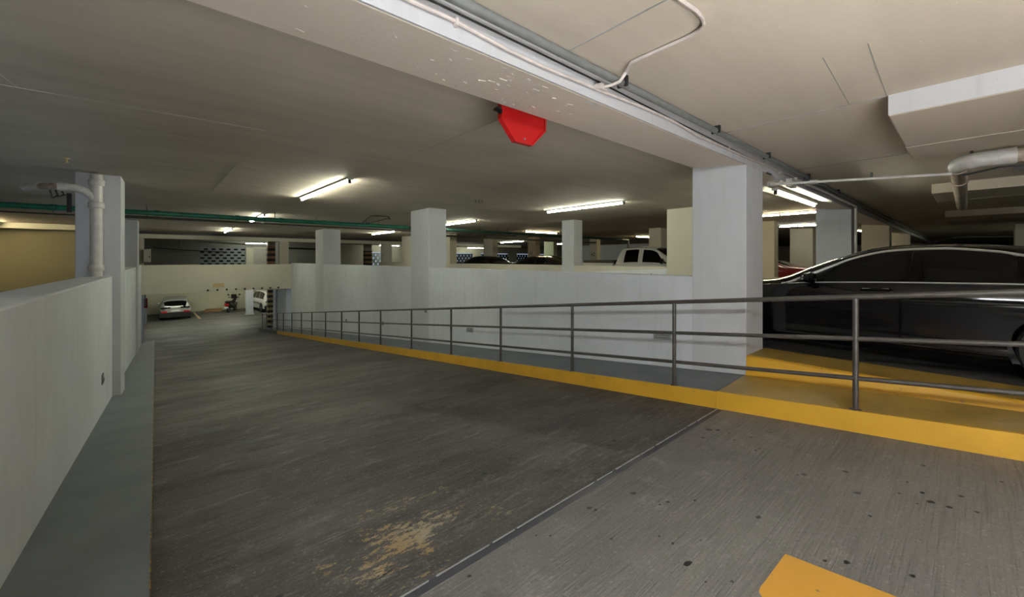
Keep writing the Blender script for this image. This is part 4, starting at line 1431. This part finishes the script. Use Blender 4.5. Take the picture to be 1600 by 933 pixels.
pk = empty('pickup', (16.1, 9.9, ZU), 'white crew cab pickup parked beyond the second parapet', 'car', rot=math.pi)
c = Car(PICK)
c.body(K['c_white'], pk, 50)
for sd in (-1, 1):
    c.patch('side_window', K['c_glass'], pk, lambda q: -.18 + .04 * (q - 10), lambda q: .54, 10.2, 11.8, sd, .006)
    c.patch('side_window', K['c_glass'], pk, lambda q: .76, lambda q: 1.92 - .32 * (q - 10.2), 10.2, 11.8, sd, .006)
    MB().box(sd * .92 - .04, sd * .92 + .04, -2.4, -.64, .42, 1.0).build('bed_side', K['c_white'], pk, bevel=.02)
    b = Vector(c.P(1.75, 10.0, sd, .0))
    MB().lathe([(.02, -.06), (.11, -.05), (.12, .02), (.05, .07), (.01, .08)], (b.x + sd * .16, b.y, b.z + .1), 'y', 10).build('side_mirror', K['c_dark'], pk, smooth=True)
c.patch('windscreen', K['c_glass'], pk, 1.3, 2.15, 13.0, 15, 1, .005, 10, 6, mirror=True)
MB().box(-.9, .9, -2.42, -.64, .95, 1.14).build('bed_cover', K['black'], pk, bevel=.04)
MB().box(-.94, .94, -2.48, -2.40, .42, 1.0).build('tailgate', K['c_white'], pk, bevel=.02)
MB().box(-.85, .85, -2.4, -.6, .36, .5).build('chassis', K['black'], pk)
c.wheels(pk)
c2 = Car(PICK)
c2.axles = [-1.35]
c2.wheels(pk)
MB().box(-.55, -.35, .3, .42, 1.70, 1.76).build('roof_light', K['c_white'], pk)

# ------------------------------------------------------------------ scooter, seen from behind
sc = empty('scooter', (3.95, 42.6, -3.1), 'black and red scooter seen from behind against the lower cream wall', 'scooter', rot=math.radians(-24))
sc.scale = (1.2, 1.2, 1.12)
def torus(cx, cy, cz, R_, r_, n=20, m=8):
    mb = MB()
    rows = []
    for i in range(n + 1):
        a = 2 * math.pi * i / n
        rows.append([(cx + r_ * math.cos(2 * math.pi * k / m), cy + (R_ + r_ * math.sin(2 * math.pi * k / m)) * math.cos(a), cz + (R_ + r_ * math.sin(2 * math.pi * k / m)) * math.sin(a)) for k in range(m + 1)])
    return mb.grid(rows)
for y in (-.62, .62):
    w_ = torus(0, y, .24, .18, .06).build('wheel', K['tyre'], sc, smooth=True)
    MB().lathe([(.15, -.03), (.15, .03)], (0, y, .24), 'x', 14).build('hub', K['rim'], w_)
mb = MB()
secs = [(-.92, .10, .62, .70), (-.8, .17, .50, .80), (-.5, .20, .36, .84), (-.15, .19, .30, .80), (0, .16, .28, .62), (.2, .16, .26, .36), (.4, .18, .28, .60), (.5, .20, .40, .95), (.58, .12, .5, 1.02)]
rows = []
for y, w_, z0, z1 in secs:
    rows.append([(w_ * math.cos(a), y, (z0 + z1) / 2 + (z1 - z0) / 2 * math.sin(a)) for a in np.linspace(0, 2 * math.pi, 13)])
mb.grid(rows)
mb.build('body', K['c_dark'], sc, smooth=True)
MB().prism([(-.85, .80), (-.5, .84), (-.1, .80), (-.1, .88), (-.5, .92), (-.88, .90)], 'x', -.15, .15).build('seat', K['black'], sc, bevel=.02)
MB().box(-.14, .14, -.98, -.86, .56, .74).build('tail_light', K['taillight'], sc, bevel=.03)
MB().box(-.12, .12, -1.02, -.96, .38, .50).build('licence_plate', K['licence'], sc)
MB().tube([(0, .62, .26), (0, .5, .7), (0, .42, 1.05)], .04, 8).build('fork', K['darkmetal'], sc, smooth=True)
MB().tube([(-.36, .34, 1.08), (-.2, .42, 1.1), (0, .44, 1.06), (.2, .42, 1.1), (.36, .34, 1.08)], .025, 8).build('handlebar', K['black'], sc, smooth=True)
for sd in (-1, 1):
    m_ = MB().tube([(sd * .26, .40, 1.1), (sd * .34, .42, 1.28)], .01, 5).build('mirror_stalk', K['black'], sc)
    MB().lathe([(.02, -.015), (.07, -.01), (.07, .01), (.02, .015)], (sd * .36, .42, 1.31), 'y', 12).build('mirror', K['black'], m_)
MB().prism([(.42, 1.0), (.58, 1.02), (.40, 1.35), (.37, 1.34)], 'x', -.17, .17).build('windshield', K['c_dark'], sc)
